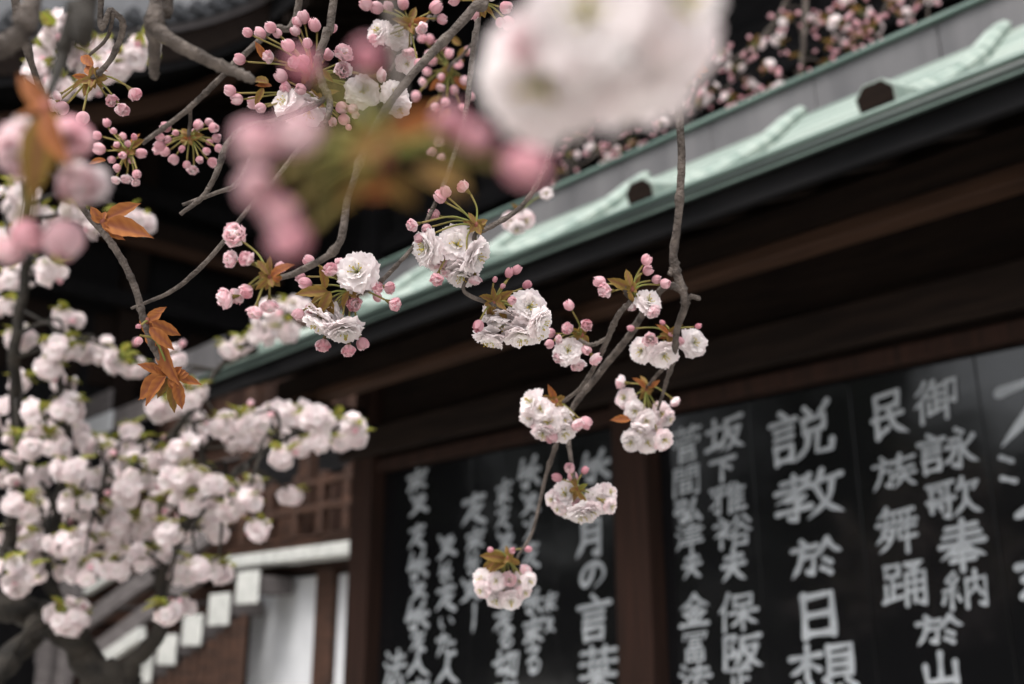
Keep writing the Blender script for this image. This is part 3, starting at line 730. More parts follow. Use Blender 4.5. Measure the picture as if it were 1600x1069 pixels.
OPEN = [open_blossom(s) for s in (1, 2, 3, 4)]
OPENP = [open_blossom(s, pk=.5) for s in (11, 12)]
LOWR = [(6, 94, -10, .98, .52), (6, 78, -8, .90, .47), (5, 56, 0, .70, .38)]
LOW = [open_blossom(s, 3, 3, LOWR, .34, .8) for s in (21, 22, 23)]
LOWMB = []
HR = [(6, 74, -34, .86, .46), (6, 60, -34, .84, .44), (6, 46, -30, .78, .38), (5, 30, -20, .70, .32), (4, 16, -10, .56, .24)]
hR = [(6, 62, -44, .92, .50), (6, 48, -40, .92, .46), (6, 34, -30, .86, .40), (5, 18, -16, .80, .32)]
HALF = [open_blossom(s, 6, 5, HR, .55, .9) for s in (31, 32, 33)]
QR = [(6, 52, -44, .98, .52), (6, 40, -38, .98, .48), (6, 27, -28, .94, .42), (4, 13, -10, .90, .32)]
TIGHT = [open_blossom(s, 6, 5, QR, 1.8, .8) for s in (37, 38, 39)]
HALFP = [open_blossom(s, 6, 5, hR, 1.0, .8) for s in (34, 35, 36)]
BUD = [ball(s, 10, 1.0, 4, 24, mix(PINK, BLUSH, .25), mix(BLUSH, WHITE, .35), 0, elong=1.04) for s in (41, 42, 43)]
BUDS = [ball(s, 8, 1.0, 4, 22, mix(DEEP, PINK, .3), mix(PINK, BLUSH, .5), 0, 5, 5, 1.25) for s in (44, 45)]
BUDLOW = [ball(s, 5, 1.0, 4, 14, PINK, BLUSH, 0, 4, 3, 1.15, False) for s in (46, 47)]
OR0, OR1 = (.20, .055, .016), (.44, .17, .05)
BR0, BR1 = (.12, .082, .018), (.27, .165, .04)
GR0, GR1 = (.14, .17, .025), (.30, .31, .05)
LEAFO = [leaf_mesh(s, OR0, OR1) for s in (51, 52, 53)]
LEAFB = [leaf_mesh(s, BR0, BR1) for s in (54, 55, 56)]
LEAFG = [leaf_mesh(s, GR0, GR1) for s in (57, 58, 59)]
KIND = {'O': (OPEN, 1.0), 'P': (OPENP, 1.0), 'H': (HALF, 1.0), 'h': (HALFP, 1.0), 'B': (BUD, .88), 'b': (BUDS, .85), 'q': (TIGHT, 1.0), 'w': (LOW, 1.0), 'u': (BUDLOW, .9)}
def basis(dirv, spin):
    z = dirv.normalized(); x = z.orthogonal().normalized(); y = z.cross(x)
    return Matrix((x * math.cos(spin) + y * math.sin(spin), y * math.cos(spin) - x * math.sin(spin), z)).transposed()
def place(me, name, parent, off, dirv, s, spin):
    o = bpy.data.objects.new(name, me); COL.objects.link(o); o.parent = parent
    m4 = basis(dirv, spin).to_4x4(); m4 = Matrix.Translation(off) @ m4 @ Matrix.Diagonal((s, s, s, 1)); o.matrix_basis = m4
    return o
def place_leaf(me, parent, off, tipv, nrm, length):
    y = tipv.normalized(); z = (nrm - y * nrm.dot(y))
    if z.length < 1e-4: z = y.orthogonal()
    z.normalize(); x = y.cross(z)
    o = bpy.data.objects.new('leaf', me); COL.objects.link(o); o.parent = parent
    o.matrix_basis = Matrix.Translation(off) @ Matrix((x, y, z)).transposed().to_4x4() @ Matrix.Diagonal((length, length, length, 1))
    return o
TOCAM = BACK
def cluster(tree, base, node, D, els, leaves=(), seed=0, dj=.02, pr=.0011, bracts=6, bcol=(BR0, BR1), bsize=.014, depths=None):
    """node = pixel of the twig tip; els = (kind, px, py, radius_px[, face x, face y, face to camera]);
    leaves = (list, x0, y0, x1, y1)."""
    rnd = random.Random(seed * 7 + 3)
    NP = at(node[0], node[1], D); mb = MB()
    todo = []
    for e in els:
        kind, px, py, r = e[:4]
        if kind == 'B' and r >= 10.5 and D > .6: kind = 'q'
        dd = D + rnd.uniform(-dj, dj)
        C = at(px, py, dd); Rm = r * dd / F
        meshes, k = KIND[kind]
        if len(e) > 4: fv = (RIGHT * e[4] + UPV * e[5] + TOCAM * e[6]).normalized()
        else:
            fv = ((C - NP).normalized() + TOCAM * rnd.uniform(.0, .7) + Vector((rnd.uniform(-.3, .3), 0, rnd.uniform(-.45, .1)))).normalized()
        sc_ = Rm * 1.04 if kind in 'OPw' else Rm * 1.62 if kind == 'q' else Rm * 1.28 if kind in 'Hh' else Rm * 1.0
        back = .35 if kind in 'OPw' else .6 if kind in 'Hhq' else .95
        basep = C - fv * sc_ * back
        stem = basep - fv * sc_ * .45 * (.8 if kind in 'OPHw' else 1)
        mid = NP.lerp(stem, .55) + Vector((0, 0, .10 * (stem - NP).length)) - fv * .15 * (stem - NP).length
        pth, rd = smooth_path([NP, mid, stem], [pr * 1.15, pr, pr * 1.1], 5)
        if len(mb.v) < 60000 and kind not in 'wu': mb.tube([p - NP for p in pth], rd, 5, (.20, .26, .06), cend=(.27, .20, .07), cap=False)
        todo.append((meshes, kind, basep, fv, sc_))
    for k in range(bracts):      # bud scales and small bracts round the node
        a = rnd.uniform(0, 6.28); v = (RIGHT * math.cos(a) + UPV * (math.sin(a) * .9 + .1) + TOCAM * rnd.uniform(-.5, .8)).normalized()
        c = leaf_mb(rnd.randint(1, 9999), bcol[0], bcol[1], 4, .30)
        y = v; z = TOCAM - y * TOCAM.dot(y); z.normalize(); x = y.cross(z); s_ = bsize * rnd.uniform(.6, 1.3)
        mb.add(c, Matrix((x, y, z)).transposed().to_4x4() @ Matrix.Diagonal((s_, s_, s_, 1)))
    mb.tube([Vector((0, 0, .003)), Vector((0, 0, -.003))], [.003, .002], 6, REDBR)
    co = mb.obj('flower_cluster', M['stalk'], tree, True, True, NP - base)
    for (meshes, kind, basep, fv, sc_) in todo:
        place(rnd.choice(meshes), 'bud' if kind in 'Bbu' else 'blossom', co, basep - NP, fv, sc_, rnd.uniform(0, 6.28))
    for (ls, x0, y0, x1, y1) in leaves:
        dd = D + rnd.uniform(-.012, .008); A = at(x0, y0, dd); B = at(x1, y1, dd + rnd.uniform(-.02, .015))
        nr = (TOCAM + RIGHT * rnd.uniform(-.6, .6) + UPV * rnd.uniform(-.3, .7)).normalized()
        place_leaf(rnd.choice(ls), co, A - NP, B - A, nr, (B - A).length * 1.02)
    return co

# ------------------------------------------------------------------ tree A: the cherry overhanging the viewer
baseA = Vector((-2.3, -.9, 0))
treeA = thing('cherry_tree', 'overhanging double-flowered cherry with pink buds, white blossoms and bronze leaves on hanging twigs', 'tree', baseA)
limb_pts = [Vector(p) for p in ((-2.3, -.9, -.05), (-2.28, -.88, .8), (-2.15, -.78, 1.6), (-1.8, -.45, 2.25), (-1.25, .0, 2.62), (-.6, .35, 2.84), (.0, .6, 2.95), (.55, .8, 2.98), (1.1, .95, 2.9))]
lp, lr = smooth_path(limb_pts, [.15, .12, .105, .085, .065, .05, .038, .028, .016], 6, .5, 3)
mb = MB(); mb.tube([p - baseA for p in lp], lr, 12, bump=.25); mb.obj('trunk', M['bark_old'], treeA, True)
allA = list(lp)
def branchA(pxs, seed=0, join=True, bump=.22, mat='bark'):
    """pxs: (px, py, depth, radius px at 1600)"""
    pts = [at(x, y, d) for x, y, d, r in pxs]; rad = [r * d / F * .78 for x, y, d, r in pxs]
    if join:
        P = pts[0]; q = min(lp[len(lp) // 3:], key=lambda a: (a - P).length)
        mid = P.lerp(q, .5) + Vector((0, .04, .06))
        pts = [q, mid] + pts; rad = [rad[0] * 1.25, rad[0] * 1.12] + rad
    p2, r2 = smooth_path(pts, rad, 10, .55, seed)
    rr = random.Random(seed)
    for i in range(len(r2)):
        if rr.random() < .10: r2[i] *= 1.28
    m_ = MB(); m_.tube([p - baseA for p in p2], r2, 9, bump=bump, seed=seed)
    return m_.obj('branch', M[mat], treeA, True)
# hanging branches in focus and near focus
branchA([(760, -60, 1.0, 10), (738, 15, .98, 9.5), (650, 110, .96, 8.5), (588, 195, .94, 8), (548, 300, .92, 7.5), (528, 385, .92, 7.5), (470, 424, .93, 7), (432, 436, .93, 5)], 1)
branchA([(750, -30, 1.15, 6), (742, 60, 1.13, 6), (728, 170, 1.10, 5.5), (700, 270, 1.07, 5), (668, 345, 1.06, 4.5), (655, 375, 1.06, 4.5), (622, 412, 1.05, 4.5), (585, 448, 1.05, 5), (545, 462, 1.05, 4)], 2)
branchA([(895, -40, 1.0, 7), (882, 100, 1.02, 6.5), (868, 190, 1.04, 6.5), (850, 265, 1.05, 5.5), (815, 322, 1.05, 5), (760, 358, 1.05, 5), (742, 368, 1.05, 4), (736, 420, 1.06, 3.5), (725, 455, 1.06, 4), (768, 476, 1.06, 5), (800, 490, 1.06, 3)], 3)
branchA([(1055, -40, 1.16, 8), (1058, 120, 1.17, 8), (1065, 240, 1.18, 8), (1060, 330, 1.19, 8), (1054, 395, 1.20, 9), (1062, 440, 1.20, 9.5), (1070, 475, 1.2, 8), (1058, 515, 1.22, 7), (1052, 560, 1.26, 5), (1040, 598, 1.34, 4), (1028, 640, 1.40, 3)], 4)
branchA([(1064, 452, 1.20, 7), (1040, 448, 1.20, 7), (1012, 480, 1.25, 7), (975, 535, 1.32, 7.5), (935, 585, 1.36, 7), (898, 632, 1.38, 6), (872, 690, 1.40, 5), (852, 745, 1.42, 4), (832, 830, 1.42, 3), (808, 872, 1.42, 3)], 5, False)
branchA([(1046, 430, 1.20, 6), (1058, 408, 1.20, 7)], 6, False)
branchA([(1070, 470, 1.2, 5), (1080, 463, 1.2, 5), (1092, 466, 1.2, 5)], 7, False)
branchA([(985, 470, 1.17, 5), (966, 492, 1.18, 6), (950, 530, 1.2, 5.5), (930, 572, 1.24, 5), (908, 605, 1.28, 4), (880, 628, 1.31, 4)], 8, False)
branchA([(1010, 478, 1.22, 5), (985, 466, 1.18, 5), (975, 448, 1.17, 5)], 81, False)
branchA([(948, 527, 1.2, 4), (925, 538, 1.2, 4), (905, 530, 1.2, 3.5)], 9, False)
branchA([(886, 660, 1.39, 4.5), (889, 690, 1.36, 5), (893, 722, 1.34, 4.5), (900, 762, 1.33, 3)], 10, False)
branchA([(1052, 560, 1.26, 4), (1032, 580, 1.36, 3.4), (1010, 606, 1.40, 3)], 11, False)
branchA([(470, -20, 1.22, 7), (420, 48, 1.22, 6.5), (345, 120, 1.23, 6), (300, 165, 1.24, 5.5), (255, 200, 1.25, 5), (222, 224, 1.25, 4.5)], 12)
branchA([(298, 166, 1.24, 3.5), (298, 190, 1.26, 3.5), (295, 214, 1.27, 4)], 13, False)
branchA([(525, -20, 1.08, 8), (512, 50, 1.08, 8), (498, 95, 1.08, 8.5), (505, 130, 1.08, 7.5), (516, 158, 1.08, 7), (508, 190, 1.07, 5), (470, 230, 1.07, 4.5), (430, 280, 1.06, 4.5), (395, 318, 1.06, 4.5), (345, 385, 1.05, 5), (300, 430, 1.05, 5), (262, 458, 1.05, 4.5), (205, 482, 1.05, 3)], 14)
branchA([(512, 150, 1.08, 5), (490, 165, 1.08, 6), (430, 188, 1.09, 6), (385, 198, 1.09, 6), (355, 225, 1.09, 6), (340, 265, 1.08, 6), (318, 305, 1.08, 5.5), (282, 335, 1.07, 4)], 15, False)
branchA([(498, 95, 1.08, 5), (478, 140, 1.1, 6.5), (440, 180, 1.1, 5), (400, 230, 1.09, 4), (372, 285, 1.08, 5), (340, 302, 1.08, 4.5), (285, 320, 1.08, 3.5)], 16, False)
branchA([(262, -60, .80, 18), (250, 0, .79, 17), (240, 40, .78, 18), (270, 65, .78, 15), (320, 92, .79, 13), (360, 110, .80, 11), (395, 126, .80, 8)], 17)
branchA([(240, 38, .78, 16), (242, 80, .79, 13), (240, 105, .80, 11), (240, 122, .80, 8)], 18, False)
branchA([(160, -20, .98, 6), (175, 15, .98, 6), (192, 32, .99, 6.5), (188, 62, 1.0, 6), (170, 98, 1.0, 5.5), (145, 124, 1.0, 6)], 19)
branchA([(178, 20, .98, 4), (168, 58, 1.0, 3.6), (140, 86, 1.02, 3)], 20, False)
branchA([(690, -30, 1.3, 5), (668, 30, 1.3, 4.5), (640, 58, 1.3, 5), (600, 78, 1.28, 3.5)], 21)
branchA([(646, 58, 1.3, 4), (630, 85, 1.28, 4), (610, 110, 1.25, 3)], 22, False)
branchA([(150, -60, .50, 18), (124, 10, .50, 18), (106, 60, .50, 17), (90, 108, .49, 13), (70, 170, .44, 7)], 23, mat='bark_old')
branchA([(62, -60, .62, 15), (44, 10, .60, 17), (25, 60, .60, 19), (-20, 88, .60, 20)], 24)
branchA([(118, 305, .99, 5), (135, 335, 1.0, 6), (162, 365, 1.0, 7), (190, 405, 1.0, 7), (212, 452, 1.0, 7), (224, 500, 1.0, 7), (240, 545, 1.0, 6.5), (262, 580, 1.0, 6), (276, 600, 1.0, 4)], 25, False)
branchA([(20, -40, .9, 8), (40, 60, .92, 7), (75, 180, .95, 6), (100, 260, .97, 5), (120, 310, .99, 5)], 26)

O, P_, H, h, B, b = 'O', 'P', 'H', 'h', 'B', 'b'
LO, LB, LG = LEAFO, LEAFB, LEAFG
CL_A = [
 # focus cluster with the round white flower
 ((548, 456), 1.05, [(O, 557, 424, 35, -.15, .22, 1), (O, 497, 506, 33, -.5, -.75, .25), (O, 537, 520, 32, .15, -.9, .35), (O, 513, 500, 26, -.3, -.4, .8),
   (B, 483, 407, 9), (B, 516, 420, 13), (B, 470, 433, 8), (B, 478, 444, 10), (B, 530, 410, 7), (B, 467, 491, 9), (B, 486, 482, 9), (B, 590, 449, 11), (B, 589, 464, 7), (B, 610, 450, 11), (B, 618, 476, 12), (B, 554, 474, 15, .4, -.3, .9),
   (B, 505, 541, 13, -.1, -1, .5), (B, 545, 549, 12, .1, -1, .5), (B, 566, 537, 10, .4, -1, .4)],
   [(LB, 512, 455, 462, 458), (LB, 508, 452, 506, 420), (LB, 515, 455, 480, 478), (LB, 512, 460, 513, 510), (LB, 516, 455, 498, 492), (LB, 545, 455, 533, 482)]),
 ((744, 352), 1.05, [(O, 714, 381, 34, .05, .12, 1), (O, 663, 388, 32, -.75, -.1, .6), (h, 682, 406, 19, -.2, -.3, .9), (O, 746, 402, 30, .75, -.45, .4), (O, 722, 432, 29, .0, -.85, .5), (O, 690, 412, 26, -.3, -.7, .6), (h, 742, 440, 13), (B, 682, 437, 12), (h, 697, 428, 12),
   (B, 688, 309, 10), (B, 697, 300, 9), (B, 722, 291, 11), (B, 679, 335, 9), (B, 643, 353, 11), (B, 667, 356, 7), (B, 655, 372, 8)],
   [(LB, 742, 350, 733, 330), (LB, 738, 352, 722, 345), (LB, 746, 354, 752, 370)]),
 ((772, 474), 1.06, [(O, 827, 479, 30, .2, .1, 1), (O, 783, 504, 32, -.1, -.92, .28), (O, 765, 531, 29, -.2, -.95, .2), (O, 846, 505, 27, .8, -.4, .4), (O, 816, 526, 32, .1, -.85, .4), (O, 842, 522, 22, .4, -.7, .5),
   (b, 795, 428, 7), (b, 806, 423, 7), (b, 822, 446, 6.5), (b, 748, 508, 9), (b, 773, 438, 4), (b, 785, 448, 4), (B, 800, 470, 7)],
   [(LB, 770, 470, 752, 462), (LB, 772, 468, 770, 448), (LB, 775, 470, 800, 455), (LB, 770, 476, 762, 500), (LB, 778, 476, 792, 500), (LB, 775, 472, 790, 482)]),
 ((988, 452), 1.17, [(B, 938, 440, 9), (B, 944, 455, 13), (B, 1010, 407, 8.5), (B, 1012, 423, 8), (B, 1025, 437, 7), (B, 1039, 443, 8), (h, 986, 481, 11), (O, 1015, 470, 22, .35, .5, .8), (h, 1022, 488, 15)],
   [(LB, 985, 450, 950, 436), (LB, 986, 448, 978, 420), (LB, 988, 450, 1002, 428), (LB, 985, 452, 962, 448), (LB, 984, 455, 988, 475), (LB, 986, 452, 965, 440)]),
 ((910, 525), 1.22, [(B, 890, 478, 8), (B, 886, 513, 11), (B, 917, 508, 11), (B, 860, 520, 8), (B, 859, 537, 7), (h, 872, 530, 9), (O, 887, 548, 24, -.1, .2, 1), (h, 871, 560, 11), (h, 903, 573, 15, .1, -.9, .4), (h, 932, 563, 14), (B, 916, 546, 8)],
   [(LB, 908, 525, 895, 515), (LB, 910, 525, 925, 535)]),
 ((1046, 522), 1.25, [(O, 1002, 549, 22, -.5, -.2, .9), (O, 1038, 557, 25, .1, -.55, .8), (O, 1086, 535, 24, .45, .15, .9), (h, 1016, 530, 14, -.1, .2, 1), (B, 1051, 537, 9), (B, 1062, 533, 7), (b, 1048, 522, 5), (b, 987, 513, 5), (b, 1090, 510, 4.5), (b, 1036, 505, 4)],
   [(LO, 1045, 522, 1030, 505), (LB, 1046, 522, 1062, 508), (LO, 1044, 524, 1030, 530)]),
 ((870, 627), 1.32, [(O, 828, 628, 24, -.75, .35, .6), (O, 826, 650, 22, -.7, -.2, .6), (O, 857, 660, 25, -.1, -.1, 1), (O, 882, 676, 23, .3, -.6, .7), (P_, 848, 678, 20, -.2, -.8, .6), (O, 845, 640, 20, -.4, .2, .9), (O, 880, 655, 20, .4, .0, .9), (h, 904, 665, 14), (B, 915, 660, 10), (B, 862, 682, 10), (B, 840, 668, 8)],
   [(LB, 868, 626, 848, 618), (LO, 868, 624, 858, 606), (LB, 870, 626, 885, 640), (LO, 870, 628, 850, 632)]),
 ((1010, 608), 1.40, [(h, 968, 598, 13), (P_, 976, 622, 18, -.6, .2, .8), (O, 992, 642, 18, -.2, -.1, 1), (P_, 1034, 648, 21, .5, -.1, .8), (O, 1010, 658, 18, 0, -.3, 1), (h, 1056, 629, 11), (P_, 1045, 655, 15, .6, -.3, .7), (O, 986, 690, 19, -.5, -.3, .8), (O, 1012, 692, 21, 0, -.3, 1), (P_, 1038, 688, 18, .4, -.2, .9), (O, 1000, 672, 16), (P_, 1024, 676, 15)],
   [(LO, 1008, 606, 992, 590), (LB, 1010, 606, 1004, 584), (LO, 1012, 606, 1030, 596), (LO, 985, 655, 960, 653), (LB, 1010, 608, 1000, 625)]),
 ((902, 764), 1.33, [(B, 890, 732, 8.5), (B, 896, 746, 8), (b, 913, 736, 5.5), (b, 872, 747, 7), (P_, 862, 780, 16, -.7, .1, .7), (O, 884, 772, 25, -.2, .5, .9), (O, 884, 796, 20, -.3, -.5, .8), (O, 910, 806, 24, 0, -.8, .6), (O, 938, 782, 24, .4, .1, .9), (P_, 952, 770, 18, .6, .4, .7), (P_, 955, 792, 14, .7, -.2, .7), (P_, 925, 800, 19, .3, -.6, .8), (P_, 872, 795, 13, -.6, -.4, .7), (h, 905, 788, 13, 0, 0, 1)],
   [(LB, 902, 762, 893, 745), (LG, 903, 764, 918, 756), (LB, 902, 765, 912, 785), (LB, 900, 763, 898, 782)]),
 ((793, 872), 1.42, [(b, 767, 859, 4.5), (b, 800, 861, 5), (b, 824, 858, 5), (b, 783, 866, 4), (O, 752, 904, 18, -.6, .3, .8), (P_, 752, 922, 16, -.6, -.3, .8), (P_, 775, 908, 16, -.2, .2, 1), (h, 795, 905, 14, 0, .1, 1), (P_, 812, 908, 15, .3, .1, 1), (h, 822, 890, 12, .4, .7, .5), (O, 828, 908, 15, .7, 0, .8), (O, 775, 938, 19, -.3, -.5, .9), (O, 798, 940, 20, .1, -.6, .9), (P_, 820, 926, 14, .5, -.4, .8), (P_, 787, 922, 14, 0, -.2, 1)],
   [(LB, 793, 872, 752, 868), (LB, 790, 872, 748, 890), (LB, 792, 874, 765, 893), (LB, 795, 872, 790, 852), (LB, 796, 872, 815, 884), (LO, 792, 873, 772, 880)]),
 # upper centre bud-rich spray
 ((484, 118), 1.10, [(B, 387, 51, 8), (B, 407, 53, 9), (B, 423, 43, 9), (B, 434, 53, 7), (B, 465, 35, 8), (B, 474, 28, 10), (B, 492, 40, 10), (B, 519, 45, 7), (B, 462, 49, 8), (B, 451, 72, 10), (B, 480, 68, 8), (B, 375, 93, 9), (B, 418, 89, 11), (B, 458, 97, 11), (B, 475, 95, 9), (B, 512, 86, 9), (h, 537, 81, 19, .4, .5, .8), (h, 536, 110, 17, .5, -.1, .9), (O, 566, 142, 28, .2, .0, 1), (h, 598, 118, 14), (O, 617, 146, 23, .4, .1, .9), (O, 624, 170, 20, .2, -.8, .5)],
   [(LO, 415, 95, 402, 66), (LB, 470, 112, 440, 95), (LO, 480, 115, 462, 88), (LB, 500, 110, 520, 125), (LO, 486, 112, 478, 80)]),
 ((494, 158), 1.10, [(B, 360, 142, 9), (B, 371, 155, 9), (B, 397, 161, 10), (B, 408, 169, 8), (O, 445, 160, 26, -.5, .2, .8), (O, 482, 176, 29, 0, -.75, .6), (P_, 460, 180, 22, -.3, -.6, .7), (B, 440, 120, 10), (B, 445, 138, 11), (B, 470, 140, 9), (B, 534, 169, 10), (B, 551, 170, 8), (B, 537, 187, 9), (b, 544, 198, 5), (B, 520, 190, 7), (B, 555, 180, 6), (h, 508, 178, 13)],
   [(LB, 420, 130, 392, 118), (LO, 425, 135, 398, 128), (LB, 490, 155, 465, 135), (LB, 505, 150, 525, 140), (LB, 412, 138, 398, 165)]),
 ((640, 40), 1.22, [(B, 573, 7, 10), (B, 590, 12, 10), (B, 607, 11, 8), (B, 630, 7, 9), (O, 590, 48, 22, -.5, .3, .8), (O, 622, 56, 22, .0, .2, 1), (h, 660, 45, 12), (B, 583, 60, 7), (B, 680, 12, 10), (B, 690, 30, 8), (h, 640, 85, 14), (P_, 635, 100, 18, .2, -.5, .8), (B, 655, 100, 9)],
   [(LB, 640, 38, 612, 28), (LB, 640, 36, 650, 10), (LO, 640, 40, 668, 28)]),
 ((752, 8), 1.1, [(B, 738, 21, 12), (B, 790, 12, 10), (B, 793, 35, 10), (B, 782, 35, 8), (B, 745, -8, 9), (h, 765, -12, 15), (B, 710, 0, 9)], [(LB, 752, 6, 730, -15), (LB, 752, 8, 775, 22)]),
 # two round bud umbels on the left
 ((200, 238), 1.25, [(B, 167, 193, 6.5), (B, 152, 212, 7), (B, 156, 233, 9), (B, 178, 205, 5), (B, 192, 214, 6), (B, 200, 225, 5), (B, 192, 243, 6), (B, 219, 240, 8), (B, 183, 226, 5), (B, 175, 250, 6), (B, 183, 262, 6), (B, 214, 272, 7), (B, 205, 250, 5), (h, 180, 283, 10, -.2, -.9, .3), (h, 197, 281, 11, 0, -.9, .4), (h, 212, 286, 8), (b, 210, 215, 5)],
   [(LO, 202, 235, 212, 205), (LB, 198, 238, 172, 228), (LO, 165, 250, 142, 252), (LB, 204, 232, 222, 218), (LB, 200, 240, 190, 262)]),
 ((296, 216), 1.27, [(B, 250, 214, 7), (B, 250, 227, 9), (B, 262, 218, 6), (B, 258, 237, 8), (B, 246, 234, 7), (B, 272, 249, 8), (B, 292, 257, 6), (h, 301, 267, 11, 0, -.9, .5), (B, 312, 250, 6), (B, 332, 254, 8), (B, 342, 232, 7), (B, 338, 216, 7), (B, 334, 200, 8), (B, 326, 191, 6), (B, 310, 196, 8), (B, 305, 207, 6), (B, 260, 199, 8), (B, 275, 208, 5), (B, 322, 236, 6), (b, 285, 232, 5), (b, 326, 222, 5)],
   [(LB, 296, 214, 282, 200), (LO, 294, 216, 278, 225), (LB, 298, 216, 315, 210)]),
 ((146, 124), 1.0, [(B, 212, 148, 12), (B, 175, 157, 11), (B, 191, 172, 12), (B, 130, 184, 10), (h, 80, 166, 14), (B, 98, 168, 10), (h, 88, 150, 10)],
   [(LO, 145, 104, 122, 80), (LO, 148, 118, 130, 100), (LB, 140, 128, 132, 148), (LO, 150, 114, 165, 105), (LB, 150, 126, 165, 138), (LO, 140, 122, 112, 118), (LB, 138, 124, 108, 132)]),
 # near, soft clusters on the left
 ((422, 432), .90, [(h, 366, 366, 24, -.2, .3, 1), (h, 358, 406, 17, -.5, 0, .8), (B, 384, 403, 14), (h, 348, 467, 20, -.8, -.2, .5), (B, 368, 464, 14), (B, 384, 456, 13), (h, 421, 481, 17, .1, -.9, .4), (h, 398, 490, 16, -.1, -.9, .4), (B, 438, 418, 9)],
   [(LB, 420, 430, 402, 402), (LB, 424, 430, 420, 400), (LO, 424, 432, 446, 410), (LB, 420, 434, 396, 440), (LO, 426, 434, 445, 440), (LB, 418, 436, 400, 455)]),
 ((70, 170), .42, [(h, 30, 240, 58, -.3, -.2, 1), (B, 112, 217, 34, .3, -.2, .8), (h, 126, 290, 46, .3, -.7, .6), (B, 102, 372, 30, .1, -1, .3), (B, 42, 366, 24, -.1, -1, .3), (h, 8, 395, 34, -.2, -.9, .4)],
   [(LO, 75, 180, 30, 110), (LO, 72, 170, 20, 175), (LO, 72, 175, 95, 250), (LB, 66, 180, 50, 300)]),
 # very near, strongly blurred
 ((600, 240), .25, [(B, 402, 225, 34), (B, 470, 205, 34), (B, 402, 290, 28), (B, 440, 335, 28), (b, 460, 372, 26), (b, 700, 192, 24), (b, 738, 215, 22), (b, 812, 258, 30), (b, 478, 105, 20), (b, 575, 92, 22)],
   [(LB, 545, 262, 625, 178), (LO, 610, 215, 690, 172), (LB, 590, 262, 520, 318), (LB, 600, 275, 650, 322), (LO, 560, 302, 630, 290), (LB, 640, 262, 725, 288)]),
 ((900, -30), .26, [(O, 1010, 70, 130, .3, -.2, 1), (O, 845, 130, 110, -.3, -.5, .9), (O, 915, 20, 110, -.2, .1, 1), (O, 1060, 0, 95, .5, 0, .8), (h, 820, 60, 46, -.5, .1, .8)], []),
 # soft pink spray behind the upper centre
 ((700, 110), 1.75, [(B, 672, 62, 7), (B, 690, 70, 8), (B, 702, 85, 7), (B, 676, 95, 8), (h, 660, 130, 10), (B, 668, 112, 7), (B, 690, 120, 6), (h, 688, 138, 9), (B, 715, 100, 8), (B, 725, 125, 7), (B, 710, 140, 7), (B, 730, 80, 7), (B, 696, 160, 7), (B, 680, 168, 7), (h, 686, 222, 11), (B, 676, 236, 8), (B, 690, 245, 6), (B, 650, 150, 8), (h, 668, 86, 10), (B, 735, 150, 7), (B, 722, 168, 6), (B, 660, 60, 7)],
   [(LB, 700, 110, 680, 130), (LB, 705, 105, 725, 90), (LO, 695, 120, 670, 140), (LB, 715, 90, 735, 70), (LB, 690, 150, 665, 165), (LO, 710, 120, 730, 140), (LB, 720, 70, 700, 55), (LB, 700, 170, 690, 200)]),
 ((812, 330), 1.9, [(P_, 798, 348, 17, -.3, -.4, .8), (P_, 822, 345, 16, .3, -.3, .8), (O, 808, 358, 14, 0, -.8, .5), (O, 854, 302, 11, 0, 0, 1)], [(LB, 812, 330, 800, 318)]),
]
for i, (nd, D, els, lv) in enumerate(CL_A):
    near = D < .6
    cluster(treeA, baseA, nd, D, els, lv, i, dj=.012 if D < .6 else .018, bracts=0 if near else 13, pr=.0010, bsize=.0105)
# thin twigs that carry clusters with no twig of their own
branchA([(600, 235, .27, 6), (560, 120, .30, 8), (600, -40, .34, 9)][::-1], 30)
branchA([(905, -100, .28, 10), (905, -60, .27, 9), (900, -25, .26, 8)], 31)
branchA([(745, 60, 1.4, 3), (720, 90, 1.6, 3), (700, 112, 1.75, 3), (690, 180, 1.75, 2)], 32, False)
branchA([(868, 200, 1.3, 3), (850, 270, 1.6, 3), (812, 330, 1.9, 3)], 33, False)
# the leafy twig on the left
leafy = [(LO, 228, 500, 258, 478), (LO, 236, 502, 282, 524), (LO, 234, 512, 270, 545), (LO, 250, 535, 272, 600), (LO, 232, 510, 236, 545), (LO, 262, 586, 200, 618), (LO, 258, 588, 222, 632), (LB, 262, 590, 246, 622),
         (LB, 272, 596, 270, 645), (LO, 276, 594, 284, 640), (LO, 276, 590, 314, 598), (LO, 258, 584, 222, 566), (LO, 264, 586, 242, 574)]
cluster(treeA, baseA, (268, 588), 1.0, [(B, 217, 532, 6, -.1, -1, .3)], leafy[5:], 90, bracts=6, bcol=(OR0, OR1))
cluster(treeA, baseA, (230, 502), 1.0, [(b, 217, 510, 4)], leafy[:5], 91, bracts=5, bcol=(OR0, OR1))
cluster(treeA, baseA, (160, 346), 1.0, [(b, 158, 340, 4)], [(LO, 162, 344, 215, 315), (LO, 164, 350, 228, 362), (LO, 164, 350, 205, 352), (LO, 162, 352, 190, 376), (LO, 160, 348, 172, 364)], 92, bracts=5, bcol=(OR0, OR1))
cluster(treeA, baseA, (1085, 105), 1.25, [(b, 1092, 104, 3)], [(LO, 1082, 108, 1100, 95), (LO, 1084, 108, 1095, 122), (LO, 1082, 106, 1070, 116)], 93, bracts=2, bcol=(OR0, OR1))
branchA([(1060, 90, 1.17, 3), (1072, 96, 1.2, 3), (1085, 105, 1.25, 2.5)], 34, False)

